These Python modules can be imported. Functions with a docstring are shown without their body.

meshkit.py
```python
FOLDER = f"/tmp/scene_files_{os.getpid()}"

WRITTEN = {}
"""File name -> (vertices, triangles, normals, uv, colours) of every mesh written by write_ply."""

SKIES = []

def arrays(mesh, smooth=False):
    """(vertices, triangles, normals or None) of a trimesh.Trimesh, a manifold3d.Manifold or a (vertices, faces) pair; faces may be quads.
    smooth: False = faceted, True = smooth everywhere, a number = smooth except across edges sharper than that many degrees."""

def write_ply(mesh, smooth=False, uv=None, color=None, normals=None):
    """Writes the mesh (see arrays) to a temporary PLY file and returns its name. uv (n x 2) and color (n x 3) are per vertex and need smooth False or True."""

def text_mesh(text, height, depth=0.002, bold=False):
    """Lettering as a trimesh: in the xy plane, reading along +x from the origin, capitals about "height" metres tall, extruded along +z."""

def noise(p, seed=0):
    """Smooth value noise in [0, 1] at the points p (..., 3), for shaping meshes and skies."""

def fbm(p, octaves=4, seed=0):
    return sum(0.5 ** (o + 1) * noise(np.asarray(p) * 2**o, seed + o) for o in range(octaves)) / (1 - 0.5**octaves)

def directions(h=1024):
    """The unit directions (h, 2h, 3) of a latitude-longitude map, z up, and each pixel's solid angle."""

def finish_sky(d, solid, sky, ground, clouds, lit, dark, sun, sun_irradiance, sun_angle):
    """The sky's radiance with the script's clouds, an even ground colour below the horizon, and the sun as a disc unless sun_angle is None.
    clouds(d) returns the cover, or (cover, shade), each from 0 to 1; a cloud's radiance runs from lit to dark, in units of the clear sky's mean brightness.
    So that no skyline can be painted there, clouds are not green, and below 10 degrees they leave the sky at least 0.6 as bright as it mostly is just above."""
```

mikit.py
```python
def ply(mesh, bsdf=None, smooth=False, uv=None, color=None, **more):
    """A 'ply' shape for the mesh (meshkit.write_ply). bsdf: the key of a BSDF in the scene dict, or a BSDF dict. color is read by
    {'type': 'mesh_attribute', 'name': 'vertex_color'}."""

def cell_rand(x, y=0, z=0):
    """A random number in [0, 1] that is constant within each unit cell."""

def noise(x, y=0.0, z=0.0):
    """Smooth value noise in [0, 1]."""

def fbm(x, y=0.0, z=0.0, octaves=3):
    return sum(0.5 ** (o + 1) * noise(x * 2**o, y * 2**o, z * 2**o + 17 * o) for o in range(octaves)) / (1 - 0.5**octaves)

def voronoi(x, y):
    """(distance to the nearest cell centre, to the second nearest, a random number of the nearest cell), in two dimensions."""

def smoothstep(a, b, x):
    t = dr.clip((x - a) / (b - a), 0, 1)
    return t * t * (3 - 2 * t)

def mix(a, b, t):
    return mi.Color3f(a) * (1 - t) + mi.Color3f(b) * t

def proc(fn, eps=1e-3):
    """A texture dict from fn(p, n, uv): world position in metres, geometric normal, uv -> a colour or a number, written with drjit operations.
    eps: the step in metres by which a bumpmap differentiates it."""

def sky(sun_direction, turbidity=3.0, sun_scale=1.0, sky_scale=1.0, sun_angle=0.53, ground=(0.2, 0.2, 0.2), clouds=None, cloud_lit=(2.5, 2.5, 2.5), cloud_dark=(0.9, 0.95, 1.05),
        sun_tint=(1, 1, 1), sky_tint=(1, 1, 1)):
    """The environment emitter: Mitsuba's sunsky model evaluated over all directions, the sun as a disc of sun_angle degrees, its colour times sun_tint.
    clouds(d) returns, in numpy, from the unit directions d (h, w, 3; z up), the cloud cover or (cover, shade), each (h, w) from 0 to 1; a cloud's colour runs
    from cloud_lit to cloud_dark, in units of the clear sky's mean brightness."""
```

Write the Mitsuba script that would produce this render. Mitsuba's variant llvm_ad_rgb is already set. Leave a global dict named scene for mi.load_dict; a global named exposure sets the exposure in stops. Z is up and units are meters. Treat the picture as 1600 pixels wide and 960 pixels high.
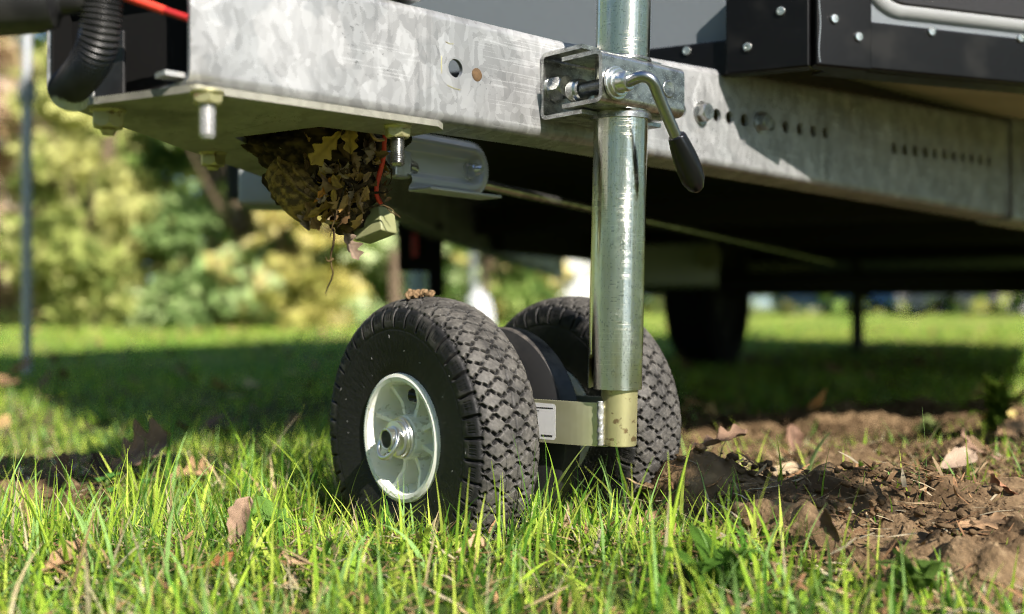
import math, random
import numpy as np, trimesh, drjit as dr, mitsuba as mi, mikit, meshkit
import manifold3d as m3
import shapely.geometry as sg
from scipy.interpolate import PchipInterpolator
from mikit import noise, fbm, voronoi, smoothstep, mix, proc

T4 = mi.ScalarTransform4f
H = 0.24                                   # camera height
F = 1660.0                                 # focal length of the photograph in its own pixels (1600 wide)
scene, labels = {}, {}

# ------------------------------------------------------------------ camera, sky, exposure
scene['camera'] = {'type': 'thinlens', 'fov': math.degrees(2 * math.atan(800 / F)), 'fov_axis': 'x',
                   'aperture_radius': 0.0063, 'focus_distance': 0.93, 'near_clip': 0.02, 'far_clip': 900.0,
                   'to_world': T4().look_at(origin=[0, 0, H], target=[0, 1, H], up=[0, 0, 1])}
SUN = np.array([0.470, -0.671, 0.574]); SUN /= np.linalg.norm(SUN)
scene['sky'] = mikit.sky(SUN.tolist(), turbidity=3, sun_tint=(0.84, 0.965, 1.24), sky_scale=0.68, sky_tint=(0.97, 1.0, 1.06))
exposure = 2.95

# ------------------------------------------------------------------ helpers
def at(px, py, Y):
    """the point at depth Y that the photograph shows at (px, py)"""
    return np.array([(px - 800) / F * Y, Y, H + (480 - py) / F * Y])

def unit(v):
    v = np.asarray(v, float); return v / np.linalg.norm(v)

def rng(seed): return np.random.default_rng(seed)

def add(key, mesh, bsdf, smooth=False, label=None, category=None, group=None, kind=None, **kw):
    k, i = key, 0
    while k in scene:
        i += 1; k = f'{key}_{i:03d}'
    scene[k] = mikit.ply(mesh, bsdf, smooth, **kw)
    tag(k, label, category, group, kind)
    return k

def tag(k, label=None, category=None, group=None, kind=None):
    d = {a: b for a, b in (('label', label), ('category', category), ('group', group), ('kind', kind)) if b}
    if d: labels[k] = {**labels.get(k, {}), **d}
    return k

USED = set()
def thing(key, label, category, group=None):
    k, i = key, 0
    while k in USED or k in labels:
        i += 1; k = f'{key}_{i:03d}'
    USED.add(k)
    return tag(k, label, category, group)

cat = trimesh.util.concatenate

def tube(path, r, n=16, caps=True):
    """a swept round tube; r a number or one per point"""
    P = np.asarray(path, float); k = len(P); r = np.broadcast_to(r, (k,))
    t = np.gradient(P, axis=0); t /= np.linalg.norm(t, axis=1, keepdims=True)
    u = np.cross(t[0], [0.3, 0.9, 0.2]); u /= np.linalg.norm(u)
    th = np.linspace(0, 2 * np.pi, n, endpoint=False); V = []
    for i in range(k):
        u = u - t[i] * (u @ t[i]); u /= np.linalg.norm(u); w = np.cross(t[i], u)
        V.append(P[i] + r[i] * (np.cos(th)[:, None] * u + np.sin(th)[:, None] * w))
    V = np.vstack(V); Fc = []
    for i in range(k - 1):
        for j in range(n):
            a, b = i * n + j, i * n + (j + 1) % n
            Fc += [[a, b, b + n], [a, b + n, a + n]]
    if caps:
        V = np.vstack([V, P[0], P[-1]]); c0, c1 = len(V) - 2, len(V) - 1
        for j in range(n):
            Fc += [[c0, (j + 1) % n, j], [c1, (k - 1) * n + j, (k - 1) * n + (j + 1) % n]]
    return trimesh.Trimesh(V, Fc, process=False)

def curve(pts, n=40):
    pts = np.asarray(pts, float); d = np.r_[0, np.cumsum(np.linalg.norm(np.diff(pts, axis=0), axis=1))]
    from scipy.interpolate import CubicSpline
    return CubicSpline(d, pts)(np.linspace(0, d[-1], n))

def lathe(prof, axis_o, axis_d, n=48, closed=False):
    """prof: (along, radius) points, turned about the line axis_o + axis_d"""
    prof = np.asarray(prof, float); a = unit(axis_d)
    u = unit(np.cross(a, [0, 0, 1]) if abs(a[2]) < .9 else np.cross(a, [1, 0, 0])); w = np.cross(a, u)
    th = np.linspace(0, 2 * np.pi, n, endpoint=False); k = len(prof)
    ring = np.cos(th)[:, None] * u + np.sin(th)[:, None] * w
    V = (np.asarray(axis_o)[None, None] + prof[:, 0, None, None] * a + prof[:, 1, None, None] * ring[None]).reshape(-1, 3)
    Fc = []
    for i in range(k if closed else k - 1):
        i2 = (i + 1) % k
        for j in range(n):
            j2 = (j + 1) % n
            A, B, C, D = i * n + j, i * n + j2, i2 * n + j2, i2 * n + j
            Fc += [[A, B, C], [A, C, D]]
    m = trimesh.Trimesh(V, Fc, process=False)
    m.merge_vertices(); m.update_faces(m.nondegenerate_faces()); m.fix_normals()
    return m

def frame(o, x, z):
    """4x4 with columns x, y, z at o"""
    z = unit(z); x = np.asarray(x, float); x = unit(x - z * (x @ z)); M = np.eye(4)
    M[:3, 0], M[:3, 1], M[:3, 2], M[:3, 3] = x, np.cross(z, x), z, o
    return M

def xform(m, M):
    m = m.copy(); m.apply_transform(M); return m

def man(mesh):
    return m3.Manifold(m3.Mesh(np.asarray(mesh.vertices, np.float32), np.asarray(mesh.faces, np.uint32)))

def tri(mf):
    q = mf.to_mesh(); return trimesh.Trimesh(np.array(q.vert_properties[:, :3]), np.array(q.tri_verts), process=False)

def cyl(o, d, r, length, n=24):
    """solid cylinder from o along d, as a manifold"""
    return man(xform(trimesh.creation.cylinder(r, length, sections=n), frame(np.asarray(o) + unit(d) * length / 2, [0.31, 0.2, 0.9] if abs(unit(d)[2]) < .9 else [1, 0, 0], d)))

def rbox(sx, sy, sz, r=0.004, seg=8):
    """rounded box about the origin"""
    s = m3.Manifold.sphere(r, seg)
    pts = [s.translate([a * (sx / 2 - r), b * (sy / 2 - r), c * (sz / 2 - r)]) for a in (-1, 1) for b in (-1, 1) for c in (-1, 1)]
    return tri(m3.Manifold.batch_hull(pts))

def extrude(poly, depth, M=None, bevel=0.0):
    """shapely polygon -> solid, z from 0 to depth (bevelled top and bottom edge), then M"""
    if bevel:
        inn = poly.buffer(-bevel)
        a = trimesh.creation.extrude_polygon(inn, depth, engine='earcut')
        b = trimesh.creation.extrude_polygon(poly, depth - 2 * bevel, engine='earcut'); b.apply_translation([0, 0, bevel])
        try: m = tri(m3.Manifold.batch_hull([man(a), man(b)])) if poly.convex_hull.area - poly.area < 1e-9 and not poly.interiors else tri(man(a) + man(b))
        except Exception: m = b
    else:
        m = trimesh.creation.extrude_polygon(poly, depth, engine='earcut')
    return xform(m, M) if M is not None else m

def hexnut(o, d, af, hgt, flange=0.0, spin=0.3):
    """hexagon head with chamfered corners (and a round flange at its foot), foot at o, rising along d"""
    R = af / math.sqrt(3)
    hx = sg.Polygon([(R * math.cos(math.pi / 3 * k + spin), R * math.sin(math.pi / 3 * k + spin)) for k in range(6)])
    body = man(trimesh.creation.extrude_polygon(hx, hgt, engine='earcut'))
    cone = man(lathe([(0, 0), (0, R * 1.02), (hgt * .72, R * 1.02), (hgt, R * .84), (hgt, 0)], [0, 0, 0], [0, 0, 1], 36))
    body = body ^ cone
    if flange:
        body = body + man(lathe([(0, 0), (0, flange), (.0012, flange), (.003, R * .9), (.003, 0)], [0, 0, 0], [0, 0, 1], 36))
    return xform(tri(body), frame(o, [0.4, 0.8, 0.1] if abs(unit(d)[2]) < .9 else [1, 0.2, 0], d))

def thread(o, d, r, length, pitch=0.00175, n=20):
    prof = [(0, 0)]; x = 0.0
    while x + pitch <= length - .001:
        prof += [(x, r * .78), (x + pitch / 2, r)]; x += pitch
    prof += [(x, r * .86), (length, r * .7), (length, 0)]
    return lathe(prof, o, d, n)

def displaced(mesh, amp, freq, seed=0, octaves=4):
    n = np.asarray(mesh.vertex_normals); v = np.asarray(mesh.vertices)
    d = meshkit.fbm(v * freq, octaves, seed) - .5
    return trimesh.Trimesh(v + n * (d * 2 * amp)[:, None], mesh.faces, process=False)

def blob(radii, sub=3, amp=.15, freq=3, seed=0):
    m = trimesh.creation.icosphere(sub); m = displaced(m, amp, freq, seed)
    m.apply_scale(radii); return m

VC = {'type': 'mesh_attribute', 'name': 'vertex_color'}
def col(c): return {'type': 'rgb', 'value': list(c)}
def mat(key, **kw):
    kw = {k: col(v) if isinstance(v, (tuple, list)) else v for k, v in kw.items()}
    scene[key] = {'type': 'twosided', 'bsdf': {'type': 'principled', **kw}}
    return key

# ------------------------------------------------------------------ materials
B = np.array([math.sin(math.radians(47)), math.cos(math.radians(47)), 0.0])      # along the near frame beam
N = np.array([B[1], -B[0], 0.0])                                                 # out of its face
P0 = np.array([0.0593, 0.9935, 0.0])                                             # a point of its face
ZUP = np.array([0, 0, 1.0])

def galv_f(lo, hi, tint=(1, 1, 1), stain=0.25):
    def f(p, n, uv):
        s = p.x * float(B[0]) + p.y * float(B[1]); q = p.x * float(N[0]) + p.y * float(N[1])
        wx = (fbm(s * 60, p.z * 60, q * 60, 3) - .5) * 1.3
        wz = (fbm(s * 60 + 31, p.z * 60 + 7, q * 60, 3) - .5) * 1.6
        d1, d2, c = voronoi(s * 70 + q * 30 + wx, p.z * 44 + q * 21 + wz)
        e1, e2, c2 = voronoi(s * 190 + q * 60 + wx * 2, p.z * 120 + q * 50 + wz * 2)
        t = c * c * 0.30 + c2 * 0.30 + 0.40 * fbm(s * 26, p.z * 12, q * 26, 4)
        grime = smoothstep(.5, .8, fbm(s * 14 + 5, p.z * 5, q * 9, 4)) * stain
        v = (lo + (hi - lo) * t) * (1 - grime)
        sp = smoothstep(.80, .86, noise(s * 420, p.z * 420, q * 420)) * smoothstep(.55, .75, noise(s * 30, p.z * 30, q * 30))
        scr = smoothstep(.72, .78, noise(s * 26 + p.z * 9, p.z * 900, 3)) * smoothstep(.52, .7, noise(s * 14, p.z * 30, 8))
        drip = smoothstep(.60, .8, noise(s * 150, p.z * 7, 1)) * smoothstep(.45, .7, fbm(s * 12, p.z * 6, 4, 3))
        v = v * (1 - .55 * sp) * (1 - .22 * drip) + .10 * scr
        return mi.Color3f(v * tint[0], v * tint[1], v * tint[2])
    return f
def galv_r(p, n, uv):
    s = p.x * float(B[0]) + p.y * float(B[1])
    d1, d2, c = voronoi(s * 44 + (fbm(s * 60, p.z * 60) - .5) * 1.3, p.z * 26)
    return .38 + .22 * c
mat('galvanised', base_color=proc(galv_f(.20, .58, (.97, .985, 1))), metallic=.55, roughness=proc(galv_r), specular=.5)
mat('galvanised_dull', base_color=proc(galv_f(.20, .36, (1, .98, .82), .5)), metallic=.35, roughness=.55)
mat('galvanised_bright', base_color=proc(galv_f(.42, .62)), metallic=.5, roughness=.34)

def tube_rough(p, n, uv):
    s = fbm(p.x * 90, p.y * 90, p.z * 260, 3)
    scr = smoothstep(.66, .78, noise(p.x * 70, p.y * 70, p.z * 1500)) * smoothstep(.4, .7, noise(p.x * 60, p.y * 60, p.z * 40))
    speck = smoothstep(.62, .8, noise(p.x * 700, p.y * 700, p.z * 500))
    zz = smoothstep(.17, .24, p.z) * (1 - smoothstep(.40, .43, p.z)); sc2 = smoothstep(.45, .62, fbm(p.x * 34, p.y * 34, p.z * 12, 3)) * zz
    return .10 + .16 * sc2 + .05 * s + .22 * scr + .10 * speck * smoothstep(.35, .6, noise(p.x * 40, p.y * 40, p.z * 14))
def tube_col(p, n, uv):
    scr = smoothstep(.7, .8, noise(p.x * 60 + 9, p.y * 60, p.z * 1300)) * smoothstep(.45, .7, noise(p.x * 50, p.y * 50 + 4, p.z * 30))
    speck = smoothstep(.72, .8, noise(p.x * 800, p.y * 800, p.z * 600))
    zz = smoothstep(.17, .24, p.z) * (1 - smoothstep(.40, .43, p.z)); sc2 = smoothstep(.45, .62, fbm(p.x * 34, p.y * 34, p.z * 12, 3)) * zz
    wear = smoothstep(.45, .75, noise(p.x * 420, p.y * 420, p.z * 260)) * sc2
    v = .80 + .14 * sc2 - .34 * wear - .12 * fbm(p.x * 60, p.y * 60, p.z * 30, 3) + .16 * scr - .25 * speck
    return mi.Color3f(v, v * .985, v * .85)
scene['zinc_tube'] = {'type': 'twosided', 'bsdf': {'type': 'bumpmap', 'arbitrary': proc(lambda p, n, uv: noise(p.x * 60, p.y * 60, p.z * 9000) * (.25 + smoothstep(.3, .7, fbm(p.x * 50, p.y * 50, p.z * 8, 3))), 1.5e-5), 'scale': 4.0e-5,
                      'bsdf': {'type': 'principled', 'base_color': proc(tube_col), 'metallic': 1.0, 'roughness': proc(tube_rough)}}}
mat('zinc_bright', base_color=(.74, .74, .71), metallic=.95, roughness=.22)
mat('zinc_strip', base_color=proc(lambda p, n, uv: mix((.58, .57, .34), (.72, .71, .50), fbm(p.x * 60, p.y * 60, p.z * 60, 3))), metallic=.75, roughness=.36)
mat('pressed_steel', base_color=(.50, .51, .52), metallic=.35, roughness=.38)
mat('zinc_steel', base_color=(.42, .42, .43), metallic=1.0, roughness=.24)
mat('zinc', base_color=proc(lambda p, n, uv: mix(mix((.24, .24, .235), (.58, .58, .55), smoothstep(.25, .75, fbm(p.x * 130, p.y * 130, p.z * 130, 4))), (.75, .75, .72), smoothstep(.62, .8, noise(p.x * 900, p.y * 900, p.z * 900)) * .6)), metallic=.95,
    roughness=proc(lambda p, n, uv: .17 + .2 * fbm(p.x * 300, p.y * 300, p.z * 300, 3)))
mat('zinc_worn', base_color=proc(lambda p, n, uv: mix(mix((.60, .56, .28), (.48, .44, .24), fbm(p.x * 70, p.y * 70, p.z * 70, 4)), (.16, .09, .04),
    smoothstep(.6, .72, fbm(p.x * 130, p.y * 130, p.z * 130, 4)) * .8)), metallic=.75, roughness=.4)
mat('rust', base_color=proc(lambda p, n, uv: mix((.05, .03, .015), (.17, .10, .045), fbm(p.x * 300, p.y * 300, p.z * 300, 3))), roughness=.9)
mat('rubber', base_color=VC, roughness=.62, specular=.4)
mat('black_plastic', base_color=proc(lambda p, n, uv: mix((.012, .012, .013), (.035, .034, .033), smoothstep(.45, .8, fbm(p.x * 40, p.y * 40, p.z * 40, 4)))), roughness=.38, specular=.5)
mat('black_dusty', base_color=proc(lambda p, n, uv: mix((.02, .02, .021), (.13, .115, .1), smoothstep(.3, .9, n.z) * .8 * smoothstep(.2, .7, fbm(p.x * 90, p.y * 90, p.z * 90, 4)))), roughness=.45)
mat('grip', base_color=(.005, .005, .006), roughness=.2, specular=.5)
mat('black_paint', base_color=proc(lambda p, n, uv: mix((.003, .003, .0035), (.012, .0115, .011), smoothstep(.5, .8, fbm(p.x * 25, p.y * 25, p.z * 25, 4)))), roughness=.34, specular=.22)
mat('dark_steel', base_color=(.007, .007, .007), roughness=.8, specular=.12)
mat('white_plastic', base_color=proc(lambda p, n, uv: mix((.82, .82, .75), (.42, .38, .28),
    smoothstep(.66, .74, noise(p.x * 330, p.y * 330, p.z * 330)) * .5 * smoothstep(.5, .7, noise(p.x * 50, p.y * 50, p.z * 50)) + .12 * smoothstep(.4, .8, fbm(p.x * 40, p.y * 40, p.z * 40, 3)))), roughness=.38, specular=.5)
mat('sticker', base_color=(.5, .5, .5), roughness=.5)
mat('ink', base_color=(.02, .02, .02), roughness=.6)
mat('grey_panel', base_color=(.145, .163, .18), roughness=.4, specular=.4)
mat('light_grey_panel', base_color=(.29, .30, .305), roughness=.35)
mat('hatch', base_color=(.03, .028, .03), roughness=.22)
mat('plywood', base_color=proc(lambda p, n, uv: mix((.38, .32, .21), (.46, .40, .28), fbm(p.x * 6, p.y * 30, 0, 3))), roughness=.8)
mat('under_paint', base_color=(.030, .030, .022), roughness=.8)
mat('pale_tank', base_color=(.42, .45, .36), roughness=.5)
mat('red_plastic', base_color=(.62, .055, .03), roughness=.4)
mat('red_lens', base_color=(.35, .02, .02), roughness=.25)
mat('brass', base_color=(.5, .33, .13), metallic=.7, roughness=.45)
mat('leaf', base_color=VC, roughness=.75, specular=.2)
mat('mud', base_color=proc(lambda p, n, uv: mix((.018, .013, .008), (.10, .068, .03), smoothstep(.35, .75, fbm(p.x * 120, p.y * 120, p.z * 120, 4)))), roughness=.95, specular=.1)
mat('mud_crust', base_color=proc(lambda p, n, uv: mix((.07, .045, .014), (.34, .22, .06), smoothstep(.3, .75, fbm(p.x * 190, p.y * 190, p.z * 190, 4)))), roughness=.85)
mat('pale_box', base_color=proc(lambda p, n, uv: mix((.17, .18, .07), (.30, .31, .17), fbm(p.x * 80, p.y * 80, p.z * 30, 4))), roughness=.55)
mat('white_paint', base_color=(.55, .56, .57), roughness=.35)
mat('grey_metal', base_color=(.42, .44, .47), roughness=.45, metallic=.3)
mat('bark', base_color=proc(lambda p, n, uv: mix((.09, .06, .04), (.2, .15, .1), fbm(p.x * 14, p.y * 14, p.z * 4, 4))), roughness=.95)
scene['grass_blade'] = {'type': 'principledthin', 'base_color': VC, 'roughness': .36, 'spec_trans': 0.0, 'diff_trans': .8, 'eta': 1.4}
scene['foliage'] = {'type': 'principledthin', 'base_color': VC, 'roughness': .6, 'diff_trans': .7, 'eta': 1.35}

# ------------------------------------------------------------------ the ground
SOIL = sg.Polygon([(.12, 1.14), (.125, 1.0), (.19, .88), (.30, .82), (.46, .80), (.66, .86), (1.0, 1.25), (1.5, 1.9), (1.2, 2.35), (.7, 2.3), (.34, 2.12), (.24, 1.5)]).buffer(.03)
HOLE = sg.Polygon([(-.78, 1.34), (-.62, 1.08), (-.44, 1.06), (-.38, 1.30), (-.46, 1.50), (-.72, 1.55)])
def sdist(poly, x, y):
    import shapely
    pts = shapely.points(np.asarray(x, float), np.asarray(y, float))
    return np.where(shapely.contains(poly, pts), shapely.distance(poly.exterior, pts), -shapely.distance(poly, pts))
def sm(a, b, x):
    t = np.clip((x - a) / (b - a), 0, 1); return t * t * (3 - 2 * t)
def P3(x, y, f, o=0.0): return np.stack([x * f + o, y * f, np.zeros_like(x) + o], -1)
def soil_mask(x, y):
    x, y = np.asarray(x, float), np.asarray(y, float)
    near = (x > -.1) & (x < 1.9) & (y > .55) & (y < 2.7); out = np.zeros(x.shape)
    if near.any():
        d = sdist(SOIL, x[near], y[near]) + (meshkit.fbm(P3(x[near], y[near], 14.), 4, 3) - .5) * .14
        out[near] = sm(-.01, .045, d)
    return out
def hole_mask(x, y):
    x, y = np.asarray(x, float), np.asarray(y, float)
    near = (x > -1.1) & (x < -.1) & (y > .9) & (y < 2.0); out = np.zeros(x.shape)
    if near.any():
        d = sdist(HOLE, x[near], y[near]) + (meshkit.fbm(P3(x[near], y[near], 16.), 3, 9) - .5) * .1
        out[near] = sm(-.02, .04, d)
    return out
def gh(x, y):
    """height of the lawn"""
    x, y = np.asarray(x, float), np.asarray(y, float)
    r = np.hypot(x, y - 1)
    g = (meshkit.fbm(P3(x, y, 2.2), 3, 1) - .5) * .035 + (meshkit.fbm(P3(x, y, 11.), 3, 2) - .5) * .012
    g = g + (meshkit.fbm(P3(x, y, .13), 2, 5) - .5) * .25 * sm(6, 30, r)
    m = soil_mask(x, y)
    g = g + .028 * np.exp(-((x - .05) / .75) ** 4 - ((y - 1.02) / .42) ** 4) + .022 * np.exp(-((x + .12) / .42) ** 4 - ((y - .85) / .10) ** 2)
    g = g + m * .012 + hole_mask(x, y) * .012
    # the clod ridge at the soil's near edge and the heap behind it
    for cx, cy, sx, sy, a in ((.19, 1.03, .08, .05, .045), (.34, .97, .1, .05, .035), (.52, 1.3, .16, .12, .028), (.86, 1.55, .16, .16, .06), (.72, 1.1, .15, .08, .035), (.45, 1.85, .25, .1, .03)):
        g = g + a * np.exp(-((x - cx) / sx) ** 2 - ((y - cy) / sy) ** 2)
    return g

def axis_steps(lo, hi, a, b, fine, grow=1.16):
    c = list(np.arange(a, b + 1e-9, fine)); s = fine
    while c[-1] < hi: s *= grow; c.append(c[-1] + s)
    s = fine
    while c[0] > lo: s *= grow; c.insert(0, c[0] - s)
    return np.array(c)
gx, gy = axis_steps(-260, 260, -1.3, 1.7, .012), axis_steps(-120, 420, .45, 2.9, .012)
X, Y = np.meshgrid(gx, gy)
def grid_mesh(X, Y, Z):
    h, w = X.shape; i = np.arange(h * w).reshape(h, w)
    Fc = np.concatenate([np.stack([i[:-1, :-1], i[:-1, 1:], i[1:, 1:]], -1).reshape(-1, 3), np.stack([i[:-1, :-1], i[1:, 1:], i[1:, :-1]], -1).reshape(-1, 3)])
    return trimesh.Trimesh(np.stack([X, Y, Z], -1).reshape(-1, 3), Fc, process=False)
def lawn_col(p, n, uv):
    r = dr.sqrt(p.x * p.x + p.y * p.y)
    a = fbm(p.x * 3, p.y * 3, 0, 4); b = fbm(p.x * 60, p.y * 60, 0, 3)
    near = mix(mix((.055, .06, .02), (.10, .075, .04), smoothstep(.45, .7, b)), (.04, .065, .015), smoothstep(.35, .65, a))
    far = mix((.08, .145, .02), (.17, .20, .04), smoothstep(.3, .7, fbm(p.x * 1.3, p.y * 1.3, 0, 4)))
    far = mix(far, (.13, .095, .05), smoothstep(.55, .72, fbm(p.x * 2.1 + 7, p.y * 2.1, 0, 4)) * .7)
    return mix(near, far, smoothstep(2.5, 5.0, r))
mat('lawn', base_color=proc(lawn_col), roughness=.95, specular=.1)
add('ground', grid_mesh(X, Y, gh(X, Y) - .034 * np.maximum(soil_mask(X, Y), hole_mask(X, Y))), 'lawn', True, kind='structure')

def soil_col(p, n, uv):
    a = fbm(p.x * 22, p.y * 22, p.z * 22, 4); b = fbm(p.x * 150, p.y * 150, p.z * 150, 3)
    return mix(mix((.075, .048, .026), (.175, .118, .066), smoothstep(.3, .7, a)), (.27, .195, .115), smoothstep(.55, .8, b) * .55)
scene['soil_surface'] = {'type': 'twosided', 'bsdf': {'type': 'bumpmap', 'arbitrary': {'type': 'proc', **{k: v for k, v in proc(lambda p, n, uv: fbm(p.x * 260, p.y * 260, p.z * 260, 4), 6e-4).items() if k != 'type'}}, 'scale': .004,
                         'bsdf': {'type': 'principled', 'base_color': proc(soil_col), 'roughness': .95, 'specular': .1}}}
def soil_patch(key, x0, x1, y0, y1, step, mask, seed):
    X, Y = np.meshgrid(np.arange(x0, x1, step), np.arange(y0, y1, step)); m = mask(X, Y)
    rough = (meshkit.fbm(P3(X, Y, 17.), 3, seed) - .42) * .058 + (meshkit.fbm(P3(X, Y, 95.), 3, seed + 7) - .5) * .016
    Z = gh(X, Y) - .006 + m * (.010 + rough)
    g = grid_mesh(X, Y, Z); mf = m.reshape(-1)
    g.update_faces(mf[g.faces].min(1) > .02); g.remove_unreferenced_vertices()
    return add(key, g, 'soil_surface', True, kind='structure')
soil_patch('soil', .03, 1.7, .64, 2.3, .0045, soil_mask, 21)
soil_patch('soil', -1.0, -.25, 1.0, 1.75, .007, hole_mask, 27)

# ------------------------------------------------------------------ the caravan: frame, nose, body
CV = thing('caravan', 'grey caravan seen from under its galvanised drawbar frame, with black corner trim', 'caravan')
def face(t, z, n=0.0):
    """a point by distance t along the near frame beam, height z above the camera, distance n out of its face"""
    return P0 + B * t + N * n + ZUP * (H + z)
def zbot(t): return np.interp(t, [-1, 0.0, 1.04, 1.7], [.154, .154, .138, .132])
def ztop(t): return np.interp(t, [-1, 0.0, 1.04, 1.7], [.2475, .2475, .297, .318])

def channel(ts, zb, zt, org, along, out, th=.004, fl=.05, rad=.009):
    """a U section lofted along ts: web on the outer side, flanges turned in, rounded corners"""
    rings = []
    for t, b, a in zip(ts, zb, zt):
        q = []
        for k in range(6):
            w = math.pi / 2 * k / 5; q.append((-rad + rad * math.sin(w), b + rad - rad * math.cos(w)))
        for k in range(6):
            w = math.pi / 2 * k / 5; q.append((-rad + rad * math.cos(w), a - rad + rad * math.sin(w)))
        q.append((-fl, a)); q.append((-fl, a - th)); ri = rad - th
        for k in range(5):
            w = math.pi / 2 * k / 4; q.append((-rad + ri * math.sin(w), a - rad + ri * math.cos(w)))
        for k in range(5):
            w = math.pi / 2 * k / 4; q.append((-rad + ri * math.cos(w), b + rad - ri * math.sin(w)))
        q.append((-fl, b + th)); q.append((-fl, b))
        rings.append([org + along * t + out * x + ZUP * (H + z) for x, z in q])
    n = len(rings[0]); V = np.array(rings).reshape(-1, 3); Fc = []
    for i in range(len(ts) - 1):
        for j in range(n):
            a, b = i * n + j, i * n + (j + 1) % n
            Fc += [[a, b, b + n], [a, b + n, a + n]]
    idx = trimesh.creation.triangulate_polygon(sg.Polygon([(x, z) for x, z in q]), engine='earcut')
    pv, pf = idx
    base = len(V)
    from scipy.spatial import cKDTree
    ks = cKDTree(np.array(q)).query(pv)[1]
    for tr_ in pf:
        a, b, c = ks[tr_]; Fc += [[a, c, b], [a + (len(ts) - 1) * n, b + (len(ts) - 1) * n, c + (len(ts) - 1) * n]]
    m = trimesh.Trimesh(V, Fc, process=False); m.merge_vertices(); m.fix_normals()
    return m

ts = np.r_[np.linspace(-.384, -.02, 8), np.linspace(.02, 1.12, 14)]
beam = man(channel(ts, zbot(ts), ztop(ts), P0, B, N))
HOLES = [(.1596, .2045), (.2205, .2065), (.2438, .2065), (.2715, .207), (.3243, .2085), (.3545, .2093), (.3846, .2102), (.4141, .2112), (.4417, .2122)]
HOLES += [(.6135 + (.91 - .6135) / 10 * k, .211 + .0107 / 10 * k) for k in range(11)]
for t, z in HOLES: beam = beam - cyl(face(t, z, -.02), N, .0073 if t < .5 else .0082, .04)
beam = beam - cyl(face(-.146, .2009, -.02), N, .0078, .04)
add(f'{CV}__frame_beam', tri(beam), 'galvanised', 25, label='sunlit galvanised steel frame beam nearest the viewer, with bolt holes')
ts = np.linspace(.985, 1.7, 6)
add(f'{CV}__frame_beam__joint_plate', tri(man(channel(ts, zbot(ts) - .004, ztop(ts) + .004, P0 + N * .005, B, N, fl=.056)) - cyl(face(1.03, .219, -.02), N, .006, .06)), 'galvanised', 25)
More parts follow.
